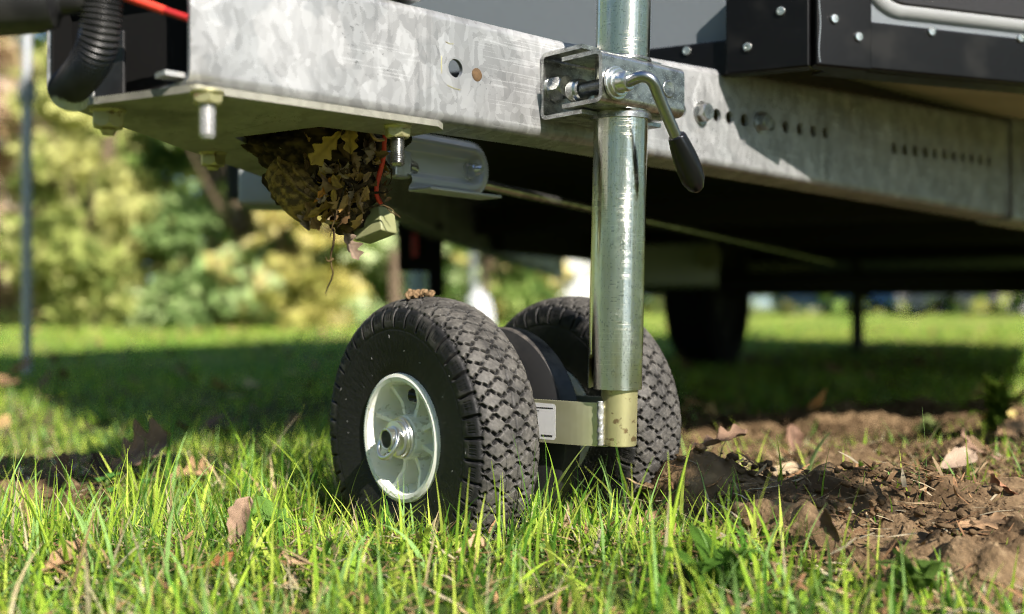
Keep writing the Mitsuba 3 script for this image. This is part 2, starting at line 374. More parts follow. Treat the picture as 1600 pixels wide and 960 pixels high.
add(f'{CV}__frame_beam__rusty_plug', cat([displaced(lathe([(-.003, 0), (-.003, .0056), (.0004, .0056), (.0009, .0045), (.0011, .0025), (.0008, 0)], face(-.1223, .199), N, 20), .0004, 400, 3)]), 'rust', 30, label='rusty plug beside the round hole in the beam')
add(f'{CV}__frame_beam__weld_mark', cat([tube(curve([face(-.159 + dx, .2165 + dz, .0001) for dx, dz in pts], 14), .0004, 6) for pts in
    ([(-.002, -.008), (-.0025, -.014), (-.002, -.022)], [(.004, -.031), (.010, -.0325), (.018, -.033)], [(.002, .005), (.006, .004), (.010, .0045)])]), 'zinc_worn', True)
for t, z, af, hh in ((.1922, .2055, .0175, .0085), (.3025, .2085, .0175, .0085)):
    add(f'{CV}__frame_beam__bolt', cat([hexnut(face(t, z, .0022), N, af, hh), lathe([(0, 0), (0, .0125), (.002, .0125), (.0022, .012), (.0022, 0)], face(t, z), N, 30)]), 'zinc', 25)

C7 = np.array([math.sin(math.radians(7)), math.cos(math.radians(7)), 0.0]); O7 = np.array([-C7[1], C7[0], 0.0])
PF = np.array([-.3455, .789, 0.0])
ts = np.linspace(0, 5.2, 12)
add(f'{CV}__frame_beam', channel(ts, np.full(12, .154) - .012 * (ts > 1.2), np.full(12, .2475) + .02 * (ts > 1.2), PF, C7, O7), 'galvanised', 25, label='far frame beam running back in the shade')

# nose plate under both beams
nb = P0 + N * .007
plate = sg.Polygon([(-.221 + .004, .733 - .003), tuple((nb + B * -.17)[:2]), tuple((nb + B * -.155 - N * .012)[:2]), tuple((P0 + B * -.155 - N * .058)[:2]), (-.158, .873),
                    (-.243, .929), (-.225, 1.235), (-.282, 1.24), (-.329, .80), (-.323, .7865), (-.31, .779)]).buffer(-.006).buffer(.006, 8)
np_mesh = extrude(plate, .0052); np_mesh.apply_translation([0, 0, H + .1482])
add(f'{CV}__nose_plate', np_mesh, 'galvanised_dull', 25, label='flat galvanised plate bolted under the drawbar nose')
ZB = H + .1482
def nut_under(x, y, stud, af=.019, hh=.0125, mt='zinc_worn', ml='zinc_worn'):
    k = add(f'{CV}__nose_plate__nut', hexnut([x, y, ZB], -ZUP, af, hh, flange=af * .62), mt, 25)
    add(f'{CV}__nose_plate__stud', thread([x, y, ZB - hh + .001], -ZUP, .0062, stud), ml, 25)
nut_under(-.3035, .7985, .006, .021, .014)
nut_under(-.2095, .7305, .0245, .0185, .009, 'zinc_worn', 'galvanised_bright')
nut_under(-.287, 1.02, .005, .021, .013)
nut_under(-.0935, .868, .024, .0185, .010, 'zinc_worn', 'zinc')
add(f'{CV}__nose_plate__mud', displaced(xform(blob([.012, .007, .005], 2, .35, 2.4, 4), frame(at(146, 150, .787), [1, -.3, 0], [0, 0, 1])), .002, 300, 2), 'leaf', True, color=np.full((162, 3), .55), label='dried pale dirt on the plate edge')
add(f'{CV}__nose_plate__shim', extrude(sg.box(-.014, -.004, .014, .012), .0035, frame(at(284, 123, .742), [.731, .682, 0], [0, 0, 1])), 'galvanised_bright')

# cover over the nose, housing of the overrun device inside it
hood = sg.Polygon([tuple((PF + C7 * .0 + O7 * -.004)[:2]), tuple((P0 + B * -.383 - N * .004)[:2]), tuple((P0 + B * -.245 - N * .004)[:2]), (-.19, 1.02), tuple((PF + C7 * .42 - O7 * .004)[:2])])
hm = extrude(hood, .006); hm.apply_translation([0, 0, H + .2485])
add(f'{CV}__nose_cover', hm, 'dark_steel', 25)
tp = rbox(.13, .045, .006, .002); add(f'{CV}__nose_cover__top_plate', xform(tp, frame(face(-.248, .2525, -.02), B, ZUP)), 'galvanised_bright', 30)
hb = extrude(sg.Polygon([(-.3385, .812), (-.225, .762), (-.152, .86), (-.25, .93), (-.325, .93)]), .087); hb.apply_translation([0, 0, H + .158])
add(f'{CV}__overrun_housing', hb, 'dark_steel')
add(f'{CV}__frame_beam_001__liner', xform(rbox(.31, .002, .090, .0008), frame(PF + C7 * .1515 - O7 * .0062 + ZUP * (H + .2005), C7, ZUP)), 'dark_steel')
add(f'{CV}__overrun_housing__bracket', xform(rbox(.028, .003, .05, .001), frame(at(172, 104, .775), [.9, -.4, 0], [0, 0, 1])), 'black_plastic', 30)

# bow front: front wall, two angled walls, sides, floor
E_ = np.array([math.sin(math.radians(27)), math.cos(math.radians(27)), 0.0]); R_ = np.array([E_[1], -E_[0], 0.0])
NOSE = np.array([-.28, .76, 0.0])
def body(e, r, z=0.0): return NOSE + E_ * e + R_ * r + ZUP * z
FP = [(.588, .364), (1.38, 1.10), (6.4, 1.10), (6.4, -1.10), (1.38, -1.10), (.588, -.364)]
ZF, ZT = H + .262, H + .318            # bottom of the walls, top of the trim
CR = body(.588, .364); RB = unit(body(1.38, 1.10) - CR); RN = np.array([RB[1], -RB[0], 0.0])        # right bow wall: along, out
FB = -R_; FN = -E_                                                                                     # front wall from the corner to the left
def wall(a, b, z0, z1, th=.03):
    a, b = np.asarray(a), np.asarray(b); d = unit(b - a); n = np.array([d[1], -d[0], 0.0])
    m = trimesh.creation.box([np.linalg.norm(b - a), th, z1 - z0])
    return xform(m, frame((a + b) / 2 - n * th / 2 + ZUP * (z0 + z1) / 2, d, ZUP))
pts = [body(e, r) for e, r in FP]
names = ['bow_wall', 'side_wall', 'rear_wall', 'side_wall', 'bow_wall', 'front_wall']
for k, nm in enumerate(names):
    a, b = pts[k], pts[(k + 1) % 6]; m = wall(a, b, H + .15 if nm == 'rear_wall' else ZF, H + 2.1); c = np.mean(pts, 0)
    n = unit(np.r_[((a + b) / 2 - c)[:2], 0])
    add(f'{CV}__{nm}', m, 'grey_panel')
roof = extrude(sg.Polygon([(p[0], p[1]) for p in pts]).buffer(.02), .05); roof.apply_translation([0, 0, H + 2.1])
add(f'{CV}__roof', roof, 'light_grey_panel')
fl = extrude(sg.Polygon([(p[0], p[1]) for p in pts]).buffer(-.032), .03); fl.apply_translation([0, 0, H + .302])
add(f'{CV}__floor', fl, 'under_paint')
fo = extrude(sg.Polygon([(p[0], p[1]) for p in pts]).buffer(-.034).intersection(sg.Polygon([tuple((P0 + B * -.5 - N * .03)[:2]), tuple((P0 + B * 2.2 - N * .03)[:2]), tuple((P0 + B * 2.2 + N * 3)[:2]), tuple((P0 - B * .5 + N * 3)[:2])])), .003)
fo.apply_translation([0, 0, H + .2985]); add(f'{CV}__floor__bare_edge', fo, 'plywood', label='bare beige plywood underside of the floor')
# black trim strips along the bottom edge and the corner guards
def strip(o, d, n, s0, s1, z0, z1, th, key, bev=.0025):
    m = rbox(s1 - s0, th, z1 - z0, bev)
    return add(key, xform(m, frame(o + d * (s0 + s1) / 2 + n * th / 2 + ZUP * (H + (z0 + z1) / 2), d, ZUP)), 'black_paint', 30)
tk = strip(CR, RB, RN, .05, 1.0, .2535, .3045, .012, f'{CV}__edge_trim')
tk2 = strip(CR, FB, FN, .08, .70, .250, .2885, .012, f'{CV}__edge_trim')
ck = strip(CR, RB, RN, -.004, .066, .2500, .352, .021, f'{CV}__corner_guard')
ck2 = strip(CR, FB, FN, -.006, .082, .2485, .335, .022, f'{CV}__corner_guard')
strip(CR, RB, -RN, .03, 1.0, .2530, .2555, .035, f'{CV}__edge_trim__lower_lip', .001)
def rivet(o, d, n, s, z, out, parent):
    p = o + d * s + n * out + ZUP * (H + z)
    add(f'{parent}__rivet', lathe([(0, 0), (0, .0050), (.0012, .0050), (.0024, .0042), (.0026, .0022), (.0016, .0018), (.0016, 0)], p, n, 18), 'zinc_bright', 40)
def rv_at(px, py, o, d, n, out, parent):
    # where the sight line meets the strip's face: s along it, z
    u = (px - 800) / F; o2 = o + n * out
    s = (u * o2[1] - o2[0]) / (d[0] - u * d[1]); Y = o2[1] + d[1] * s
    rivet(o, d, n, s, (480 - py) / F * Y, out, parent)
for px, py in ((1455, 50), (1594, 60)): rv_at(px, py, CR, RB, RN, .0122, tk)
for px, py in ((1303, 30), (1341, 58)): rv_at(px, py, CR, RB, RN, .0212, ck)
for px, py in ((1220, 18), (1168, 74)): rv_at(px, py, CR, FB, FN, .0222, ck2)
rv_at(1073, 80, CR, FB, FN, .0122, tk2)
add(f'{CV}__corner_guard__sealant', tube(curve([CR + RN * .0218 + FN * .006 + ZUP * (H + z) + RB * dx for z, dx in ((.252, .001), (.27, -.0005), (.29, .0012), (.31, 0), (.34, .0006))], 16), .0009, 8), 'grey_panel', True)
for sgn_, key_ in ((1, 'corner_guard'),):
    o_ = body(1.38, -1.10); m = xform(rbox(.05, .05, .10, .004), frame(o_ + ZUP * (H + .30), R_, ZUP)); add(f'{CV}__{key_}', m, 'black_paint', 30)
# hatch with a rounded lower corner, and its raised frame
def on_bow(s, z, out): return CR + RB * s + RN * out + ZUP * (H + z)
hp = sg.box(.075, .3265, .9, .75).buffer(-.045).buffer(.045, 24)
MB = np.eye(4); MB[:3, 0], MB[:3, 1], MB[:3, 2], MB[:3, 3] = RB, ZUP, RN, CR + ZUP * H
if np.linalg.det(MB) < 0: MB[:3, 2] *= -1
hk = add(f'{CV}__hatch', extrude(hp, .009, MB, .003), 'hatch', 30, label='dark glossy hatch with rounded corner above the trim')
ring = hp.buffer(.0025, 24).exterior
add(f'{CV}__hatch__frame', tube([on_bow(x, y, -.004) for x, y in list(ring.coords)], .0115, 14, False), 'light_grey_panel', True, label='pale raised frame round the hatch')

# underside: brake bracket, rod, axle, wheels, legs, tank
BR = at(632, 250, 1.01); dB = unit([.62, .785, 0]); nB = np.array([dB[1], -dB[0], 0.0])
L_, Hh = .118, .056
gxs = np.linspace(0, L_, 80); gzs = np.linspace(-Hh / 2, Hh / 2, 44); GX, GZ = np.meshgrid(gxs, gzs)
endx = L_ - Hh / 2 + np.sqrt(np.maximum((Hh / 2) ** 2 - GZ ** 2, 0)); GX = GX / L_ * endx
rail = np.maximum(np.abs(GZ) - 0, 0); dist = np.where(GX < L_ - Hh / 2, np.abs(GZ), np.hypot(GX - (L_ - Hh / 2), GZ))
dep = .010 * sm(.010, .017, dist) - .004 * sm(.021, .026, dist)
V = BR + dB * GX[..., None] + nB * dep[..., None] + ZUP * GZ[..., None]
g = grid_mesh(GX, GZ, GX * 0); g = trimesh.Trimesh(V.reshape(-1, 3), g.faces, process=False)
kb = add(f'{CV}__brake_bracket', g, 'pressed_steel', True, label='bright pressed bracket with rounded end behind the beam')
add(f'{CV}__brake_bracket__flange', xform(rbox(.105, .03, .003, .001), frame(BR + dB * .052 + nB * .02 - ZUP * (Hh / 2 + .001), dB, ZUP)), 'pressed_steel', 30)
pb = BR + dB * .094 - ZUP * .001
add(f'{CV}__brake_bracket__bolt', cat([lathe([(0, 0), (0, .009), (.003, .009), (.003, 0)], pb, nB, 24), hexnut(pb + nB * .003, nB, .012, .008), thread(pb + nB * .01, nB, .004, .008)]), 'zinc_bright', 25)
r0 = at(634, 262, 1.015); rd = unit(E_ + np.array([0, 0, -.004]))
add(f'{CV}__brake_rod', cat([tube([r0 + rd * s for s in (0, .5, 1.2, 2.2)], 0.0058, 12), tube([r0 + rd * s for s in (-.002, .01)], .0085, 12)]), 'zinc', 40, label='long straight brake rod under the floor')
add(f'{CV}__rod_end', xform(rbox(.022, .016, .026, .003), frame(r0 + np.array([-.006, -.004, .002]), B, ZUP)), 'galvanised_bright', 30)
add(f'{CV}__wire_loop', tube(curve([at(603, 195, .93), at(600, 235, .935), at(596, 262, .94), at(588, 300, .945), at(596, 318, .95)], 24), .0022, 10), 'red_plastic', True, label='red wire hanging behind the nose plate')
# dark frame members over the ground behind
for r in (-.75, .75):
    add(f'{CV}__chassis_rail', xform(rbox(4.3, .05, .11, .004), frame(body(4.15, r, H + .205), E_, ZUP)), 'under_paint', 30)
for e in (1.9, 2.9, 4.0):
    add(f'{CV}__cross_member', xform(rbox(2.0, .05, .07, .004), frame(body(e, 0, H + .225), R_, ZUP)), 'under_paint', 30)
add(f'{CV}__axle', tube([body(3.55, -.98, .33), body(3.55, .98, .33)], .045, 20), 'under_paint', 30)
def road_wheel(e, r):
    o = body(e, r, .31)
    k = f'{CV}__road_wheel'; i = 0
    while f'{k}__tyre' in scene: i += 1; k = f'{CV}__road_wheel_{i:03d}'
    add(f'{k}__tyre', lathe([(-.08, .19), (-.095, .23), (-.095, .28), (-.075, .31), (.075, .31), (.095, .28), (.095, .23), (.08, .19)], o, R_, 64, True), 'dark_steel', 40)
    add(f'{k}__rim', lathe([(-.07, .19), (.07, .19), (.06, .17), (.02, .15), (.03, .06), (.05, .05), (.05, 0), (-.05, 0), (-.07, .17)], o, R_, 48), 'under_paint', 40)
road_wheel(3.55, -.62); road_wheel(3.55, .62)
def steady(e, r):
    k = f'{CV}__corner_steady'; p = body(e, r, 0)
    add(k, cat([xform(rbox(.06, .06, .50, .005), frame(p + ZUP * .26, R_, ZUP)), xform(rbox(.2, .2, .012, .003), frame(p + ZUP * .012, R_, ZUP))]), 'under_paint', 30)
q = np.array([1.86, 5.72, 0]) - NOSE
steady(q @ E_, q @ R_)
add(f'{CV}__water_tank', xform(rbox(.26, .5, .13, .012), frame(at(1058, 418, 3.5), [1, -.2, 0], ZUP)), 'pale_tank', 30, label='pale tank slung under the floor')
add(f'{CV}__drain_cap', lathe([(0, 0), (0, .038), (.03, .036), (.03, 0)], at(1107, 402, 3.2), [-.2, -1, 0], 24), 'pale_box', 30)
add(f'{CV}__support_bracket', xform(rbox(.095, .09, .10, .006), frame(at(657, 388, 2.3), [1, .1, 0], ZUP)), 'dark_steel', 30)
add(f'{CV}__support_bracket__hanger', xform(rbox(.03, .04, .16, .006), frame(at(681, 408, 2.28), [1, .1, 0], ZUP)), 'dark_steel', 30)
add(f'{CV}__support_bracket__reflector', xform(rbox(.014, .006, .05, .002), frame(at(648, 384, 2.24), [1, .1, 0], ZUP)), 'red_lens', 30)
add(f'{CV}__pale_cover', xform(rbox(.07, .09, .05, .006), frame(at(422, 296, 1.4), [1, .1, 0], ZUP)), 'light_grey_panel', 30)
add(f'{CV}__slack_cable', tube(curve([at(1340, 452, 5.4), at(1385, 482, 5.4), at(1425, 491, 5.4), at(1465, 478, 5.4), at(1500, 448, 5.4)], 30), .012, 8), 'dark_steel', True, label='slack cable drooping under the floor')

# ------------------------------------------------------------------ hoses and leads at the nose
def hose(path, r, pitch, amp):
    P = curve(path, 400); d = np.r_[0, np.cumsum(np.linalg.norm(np.diff(P, axis=0), axis=1))]
    return tube(P, r + amp * np.cos(d / pitch * 2 * np.pi), 24)
hs = hose([at(168, -60, .70), at(160, 0, .705), at(155, 60, .71), at(138, 103, .725), at(104, 142, .76)], .0122, .0034, .0011)
k = add('corrugated_hose', hs, 'black_plastic', True, label='black corrugated cable hose curving into the open drawbar nose', category='hose')
add(f'{k}__end_cuff', lathe([(0, 0), (0, .012), (.012, .0125), (.012, .0105), (0, 0)], at(112, 136, .752), [-.3, .5, -.45], 24), 'pale_tank', 30)
k = add('coupling_boot', cat([lathe([(-.10, 0), (-.10, .016), (-.05, .022), (-.02, .0215), (0, .0205), (.01, .018), (.013, .012), (.016, .010), (.04, .009), (.04, 0)], at(58, 2, .70), [.74, .1, .06], 36)]), 'black_plastic', 30,
    label='black rubber boot of the towing coupling at the top left corner', category='rubber boot')
pr = [at(170, -14, .735), at(215, 2, .735), at(258, 17, .735)]
k = add('red_cable', tube(pr, .0033, 12), 'red_plastic', 30, label='red breakaway cable sleeve crossing the open drawbar nose', category='cable')
add(f'{k}__dark_end', tube([at(258, 17, .735), at(294, 29, .735)], .0028, 12), 'red_lens', 30)

# ------------------------------------------------------------------ clamp that holds the jockey wheel
CL = thing('tube_clamp', 'zinc plated clamp bolted to the beam, gripping the upright tube', 'clamp')
TAX = .054                                                     # tube axis from the beam face
def c_channel(t0, t1, z0, z1, n0, n1, th, rad, hole_t, hole_n, hole_r, chamfer=0):
    """web at n0 (on the n0 side) and flanges towards n1; hole in the flanges for the tube"""
    s = 1 if n1 > n0 else -1
    h = z1 - z0; d = abs(n1 - n0)
    outer = sg.box(0, 0, d + rad * 2, h).buffer(-rad).buffer(rad, 6).intersection(sg.box(0, -1, d, 2))
    inner = sg.box(th, th, d + 1, h - th).buffer(-(rad * .5)).buffer(rad * .5, 5)
    prof = outer.difference(inner)
    M = np.eye(4); M[:3, 0], M[:3, 1] = N * s, ZUP; M[:3, 2] = np.cross(N * s, ZUP); M[:3, 3] = face(t0 if M[:3, 2] @ B > 0 else t1, z0, n0)
    m = man(extrude(prof, t1 - t0, M))
    return m - cyl(face(hole_t, z0 - .05, hole_n), ZUP, hole_r, .3, 40)
bk = c_channel(-.0465, .062, .1685, .2290, .0006, .052, .0038, .007, .0017, TAX, .0262)
add(f'{CL}__back_channel', tri(bk), 'zinc', 25)
fr = c_channel(-.055, .0565, .1735, .2185, .0835, .036, .0038, .007, .0017, TAX, .0262)
fr = fr - cyl(face(-.0395, .1905, .02), N, .0085, .09)
fk = add(f'{CL}__front_channel', tri(fr), 'zinc', 25)
add(f'{fk}__pressed_dimple', lathe([(0, .0082), (.0007, .0078), (.0008, .0060), (.0002, .0052), (.0002, 0)], face(.034, .196, .0835), N, 28), 'zinc', True)
for z0, z1 in ((.2185, .2220), (.1668, .1735)):
    add(f'{CL}__bush', lathe([(z0, .0243), (z0, .0280), ((z0 * .3 + z1 * .7), .0278), (z1, .0265), (z1, .0243)], face(.0017, 0, TAX), ZUP, 48, True), 'zinc', 30)
o = face(-.0305, .199, .0045)
add(f'{CL}__bolt', cat([hexnut(o + N * .002, N, .0205, .0125, spin=.15), lathe([(0, 0), (0, .0135), (.002, .0135), (.002, 0)], o, N, 32)]), 'zinc', 25)
o = face(-.0395, .1905, 0)
sk = add(f'{CL}__screw', cat([thread(o + N * .032, N, .0066, .056)]), 'zinc', 25)
add(f'{sk}__collar', lathe([(.034, 0), (.034, .0095), (.037, .0108), (.043, .0108), (.045, .0092), (.048, .0092), (.048, .006)], o, N, 32), 'zinc', 30)
add(f'{sk}__washer', cat([lathe([(.0842, 0), (.0842, .0142), (.0868, .0142), (.0872, .0135), (.0872, 0)], o, N, 36), lathe([(.0872, 0), (.0872, .0118), (.0902, .0118), (.0906, .0108), (.0906, 0)], o, N, 36),
    lathe([(.0906, 0), (.0906, .0092), (.098, .0088), (.1, .0075), (.1, 0)], o, N, 36)]), 'zinc_bright', 30)
hpath = [face(-.0395, .1905, .096), face(-.0395, .1912, .107), face(-.0385, .1918, .114), face(-.034, .1893, .1185), face(-.028, .182, .1195), face(-.018, .1675, .1195), face(.002, .140, .1195)]
hk = add(f'{CL}__handle', tube(curve(hpath, 50), .0050, 20), 'zinc_steel', True, label='bent clamping handle on the front of the clamp')
gd = unit(face(.0285, .1005, .1195) - face(-.002, .147, .1195)); g0 = face(-.001, .1465, .1195)
add(f'{hk}__grip', lathe([(0, 0), (0, .0068), (.0015, .0078), (.010, .0092), (.022, .0106), (.034, .0110), (.044, .0098), (.0515, .0068), (.0545, .0032), (.0552, 0)], g0, gd, 36), 'grip', True, label='glossy black plastic grip')

# ------------------------------------------------------------------ the jockey wheel
JW = thing('jockey_wheel', 'twin jockey wheel with black pneumatic tyres on an upright galvanised tube', 'jockey wheel')
TU = np.array([.0985, .953, H + .2])                          # tube axis at clamp height
tdir = unit([.0225, -.008, 1.0])
def tp_(z): return TU + tdir * ((H + z - TU[2]) / tdir[2])
RO = .0243
ot = man(lathe([(0, RO), (.83, RO), (.83, RO - .0028), (0, RO - .0028)], tp_(-.073), tdir, 72, True))
wl = unit(np.array([-.93, -.37, 0]))
slot = m3.Manifold.batch_hull([cyl(tp_(-.09) + wl * .012, wl, .0048, .03), cyl(tp_(-.047) + wl * .012, wl, .0048, .03)])
kt = add(f'{JW}__outer_tube', tri(ot - slot), 'zinc_tube', 30, label='shiny scratched outer tube')
IT = tp_(-.085) + np.array([.004, -.003, 0])
add(f'{JW}__inner_tube', lathe([(-.038, .0130), (-.0385, .0158), (-.0375, .0163), (.10, .0163), (.10, .0130)], IT, tdir, 56), 'zinc_worn', 30, label='stained inner tube')

AZ = .8547
A_ = np.array([math.sin(AZ), math.cos(AZ), .0079]); A_ = unit(A_)
Pp = np.array([A_[1], -A_[0], 0.0]); Pp = unit(Pp); Qq = np.cross(A_, Pp); Qq = Qq if Qq[2] > 0 else -Qq     # across the axle towards the tube, and up
MC = np.array([-.0077, 1.0612, H - .1194])
RT, SP = .130, .190

def tyre_mesh(seed):
    prof = np.array([(-.026, .056), (-.0300, .060), (-.0325, .067), (-.0342, .078), (-.0362, .092), (-.0369, .100), (-.0373, .106), (-.0368, .1115), (-.0345, .1175), (-.0292, .1235), (-.022, .1273), (-.012, .1294), (0, .130)])
    prof = np.vstack([prof, (prof * [-1, 1])[:-1][::-1]])
    d = np.r_[0, np.cumsum(np.linalg.norm(np.diff(prof, axis=0), axis=1))]; mid = d[-1] / 2
    fx, fr_ = PchipInterpolator(d, prof[:, 0]), PchipInterpolator(d, prof[:, 1])
    s = np.r_[np.linspace(0, mid - .060, 20, endpoint=False), np.linspace(mid - .060, mid + .060, 127), np.linspace(mid + .060, d[-1], 21)[1:]]
    x, r = fx(s), fr_(s); tx, tr = fx.derivative()(s), fr_.derivative()(s); ln = np.hypot(tx, tr)
    nx, nr = -tr / ln, tx / ln
    n = 960; th = np.arange(n) / n * 2 * np.pi
    L, C = np.meshgrid(s - mid, th * RT, indexing='ij')           # lateral arc, arc round the tyre
    NB = 38; p = 2 * np.pi * RT / NB
    U, W = (C + L) / p, (C - L) / p
    def bars(a, b):
        fb = b - np.floor(b); side = np.where(fb < .5, 1, -1)
        dd = np.abs(a - np.round(a) - .05 * side) * p * .7
        on = sm(.06, .10, np.abs(fb - .0)) * sm(.06, .10, np.abs(fb - .5)) * sm(.06, .10, np.abs(fb - 1)) * 1.0
        return 1 - sm(.0009, .0015, dd), on
    g1, o1 = bars(U, W); g2, o2 = bars(W, U)
    gro = np.maximum(g1 * (.12 + .88 * o1), g2 * (.12 + .88 * o2))
    tread = 1 - sm(.033, .036, np.abs(L))
    pack = sm(.56, .70, meshkit.fbm(np.stack([np.cos(th)[None] * 14 + 0 * L, np.sin(th)[None] * 14 + 0 * L, L * 90], -1), 3, seed + 11))
    wear_ = .75 + .5 * meshkit.fbm(np.stack([np.cos(th)[None] * 4 + 0 * L, np.sin(th)[None] * 4 + 0 * L, L * 30], -1), 2, seed + 13)
    depth = gro * .0036 * tread * (1 - .75 * pack) * wear_
    seam = (1 - sm(.0002, .0006, np.abs(L - .0012 * np.sin(C * 40)))) * .0012
    depth = np.maximum(depth, seam * tread)
    lug = sm(.033, .035, np.abs(L)) * (1 - sm(.052, .0545, np.abs(L)))
    fc = C / p - np.floor(C / p); dl = np.minimum(fc, 1 - fc) * p
    slotg = (1 - sm(.0009, .0016, dl)) * .0034
    fs = np.abs(fc - .5) * p
    sipes = sum((1 - sm(.0002, .0006, np.abs(fs - q))) for q in (0, .0022, .0044)) * (sm(.040, .041, np.abs(L)) * (1 - sm(.0475, .0485, np.abs(L)))) * .0009
    depth = depth + lug * np.maximum(slotg, sipes) + (sm(.0335, .0345, np.abs(L)) * (1 - sm(.0355, .0375, np.abs(L)))) * .0007
    rr = (r[:, None] + 0 * C)
    ringr = (1 - sm(.0006, .0016, np.abs(rr - .1085))) * .0013 - (1 - sm(.0003, .0007, np.abs(rr - .1045))) * .0007 - (1 - sm(.0003, .0007, np.abs(rr - .1025))) * .0006 - (1 - sm(.0003, .0007, np.abs(rr - .1005))) * .0005
    rngs = (np.abs(L) > .0545)
    disp = -depth + ringr * rngs
    rough = (meshkit.fbm(np.stack([C * 260, L * 260, L * 0], -1), 3, seed) - .5) * .0005
    disp = disp + rough
    XX = x[:, None] + nx[:, None] * disp; RR = r[:, None] + nr[:, None] * disp
    V = np.stack([XX, RR * np.cos(th)[None], RR * np.sin(th)[None]], -1).reshape(-1, 3)
    i = np.arange(len(s) * n).reshape(len(s), n); j = np.roll(i, -1, 1)
    Fc = np.concatenate([np.stack([i[:-1], j[:-1], j[1:]], -1).reshape(-1, 3), np.stack([i[:-1], j[1:], i[1:]], -1).reshape(-1, 3)])
    # dust lies on the faces that touch the ground, the grooves and sides stay black
    fb_ = meshkit.fbm(np.stack([np.cos(th)[None] * 9 + 0 * L, np.sin(th)[None] * 9 + 0 * L, L * 60], -1), 4, seed + 3)
    fine = meshkit.fbm(np.stack([C * 420, L * 420, L * 0], -1), 3, seed + 5)
    dust = tread * (1 - np.clip(depth / .0016, 0, 1)) * (.45 + .5 * sm(.3, .62, fb_)) * (.6 + .4 * sm(.3, .7, fine))
    dust = np.maximum(dust, (lug * (depth < .0006) * sm(.5, .75, fb_) * .35))
    dust = np.maximum(dust, .07 * rngs * sm(.52, .75, fine) * sm(.45, .65, fb_))
    c = np.array([.007, .007, .0075])[None, None] * (1 - dust[..., None]) + np.array([.105, .098, .088])[None, None] * dust[..., None]
    return trimesh.Trimesh(V, Fc, process=False), c.reshape(-1, 3)

def wheel_to(o, out):
    """local x (the outer face of the wheel is -x) to the world"""
    M = np.eye(4); M[:3, 0], M[:3, 1] = A_ * out, Pp; M[:3, 2] = np.cross(M[:3, 0], M[:3, 1]); M[:3, 3] = o
    return M

def rim_mesh():
    parts = [lathe([(-.0305, .0515), (-.0330, .0525), (-.0338, .0560), (-.0325, .0592), (-.0290, .0600), (-.026, .058), (0, .050), (.03, .058), (.03, .050), (.018, .0480), (-.02, .0503)], [0, 0, 0], [1, 0, 0], 96, True),
             lathe([(.014, .0495), (.014, .0200), (.018, .0200), (.018, .0495)], [0, 0, 0], [1, 0, 0], 72, True),
             lathe([(.018, .0110), (-.0275, .0110), (-.0285, .0120), (-.0285, .0192), (-.0270, .0204), (.014, .0226), (.018, .0226)], [0, 0, 0], [1, 0, 0], 56, True)]
    for k in range(8):
        w = 2 * np.pi * k / 8 + .36
        pl = sg.Polygon([(.014, .0195), (-.0200, .0200), (-.0190, .034), (-.0265, .0505), (.014, .0498)])
        m = extrude(pl, .0042); m.apply_translation([0, 0, -.0021])
        parts.append(xform(m, trimesh.transformations.rotation_matrix(w, [1, 0, 0])))
    return parts
RIM = rim_mesh()
def build_wheel(o, out, seed, face_parts):
    k = f'{JW}__wheel'; i = 0
    while f'{k}__tyre' in scene: i += 1; k = f'{JW}__wheel_{i:03d}'
    M = wheel_to(o, out) @ trimesh.transformations.rotation_matrix(.11 + seed * .3, [1, 0, 0])
    tm, tc = tyre_mesh(seed)
    add(f'{k}__tyre', xform(tm, M), 'rubber', True, color=tc)
    M = wheel_to(o, out)
    add(f'{k}__rim', cat([xform(p, M) for p in RIM]), 'white_plastic', 30, label='white plastic rim with eight ribs' if face_parts else None)
    if face_parts:
        w = lambda x, r, a: (M @ np.array([x, r * math.cos(a), r * math.sin(a), 1]))[:3]
        return k, M, w
    return k, M, None
W1, W2 = MC - A_ * SP / 2, MC + A_ * SP / 2
wk, WM, wp = build_wheel(W1, 1, 1, True)
build_wheel(W2, -1, 2, False)
# stacked washers, axle end and sprung retaining ring on the near hub
def wl_(prof, n=48): return xform(lathe(prof, [0, 0, 0], [1, 0, 0], n, True), WM)
add(f'{wk}__washer', cat([wl_([(-.0287, .009), (-.0287, .0192), (-.0303, .0197), (-.0320, .0192), (-.0320, .009)]), wl_([(-.0322, .009), (-.0322, .0180), (-.0338, .0184), (-.0352, .0178), (-.0352, .009)]), wl_([(-.0354, .009), (-.0354, .0165), (-.0380, .0160), (-.0390, .009)])]), 'zinc_bright', 30)
add(f'{wk}__axle_end', wl_([(-.02, .0080), (-.0470, .0080), (-.0475, .0090), (-.0470, .0100), (-.02, .0100)]), 'zinc_bright', 30)
up = math.atan2((WM[:3, 2] @ ZUP), (WM[:3, 1] @ ZUP))        # angle of "up" in the wheel's plane
rp = []
for a in np.linspace(0, 2 * np.pi, 44, endpoint=False):
    rp.append((WM @ np.array([-.0445 + .006 * math.cos(a - up), .0132 * math.cos(a) + .0035 * math.cos(up + math.pi), .0132 * math.sin(a) + .0035 * math.sin(up + math.pi), 1]))[:3])
add(f'{wk}__retaining_ring', cat([tube(rp + rp[:2], .0019, 12, False), tube([wp(-.046, .013, up + math.pi), wp(-.043, .0185, up + math.pi)], .0026, 10)]), 'zinc_bright', True)
v0 = W1 - A_ * .008 + Pp * .018 + Qq * .0365; vd = unit(-Pp * .019 - A_ * .014 + Qq * .003)
vk = add(f'{wk}__valve', lathe([(0, 0), (0, .0042), (.008, .0042), (.008, 0)], v0, vd, 18), 'brass', 30)
add(f'{wk}__valve_cap', lathe([(.006, 0), (.006, .0055), (.0075, .0060), (.020, .0060), (.022, .0046), (.022, 0)], v0, vd, 20), 'grip', 35)
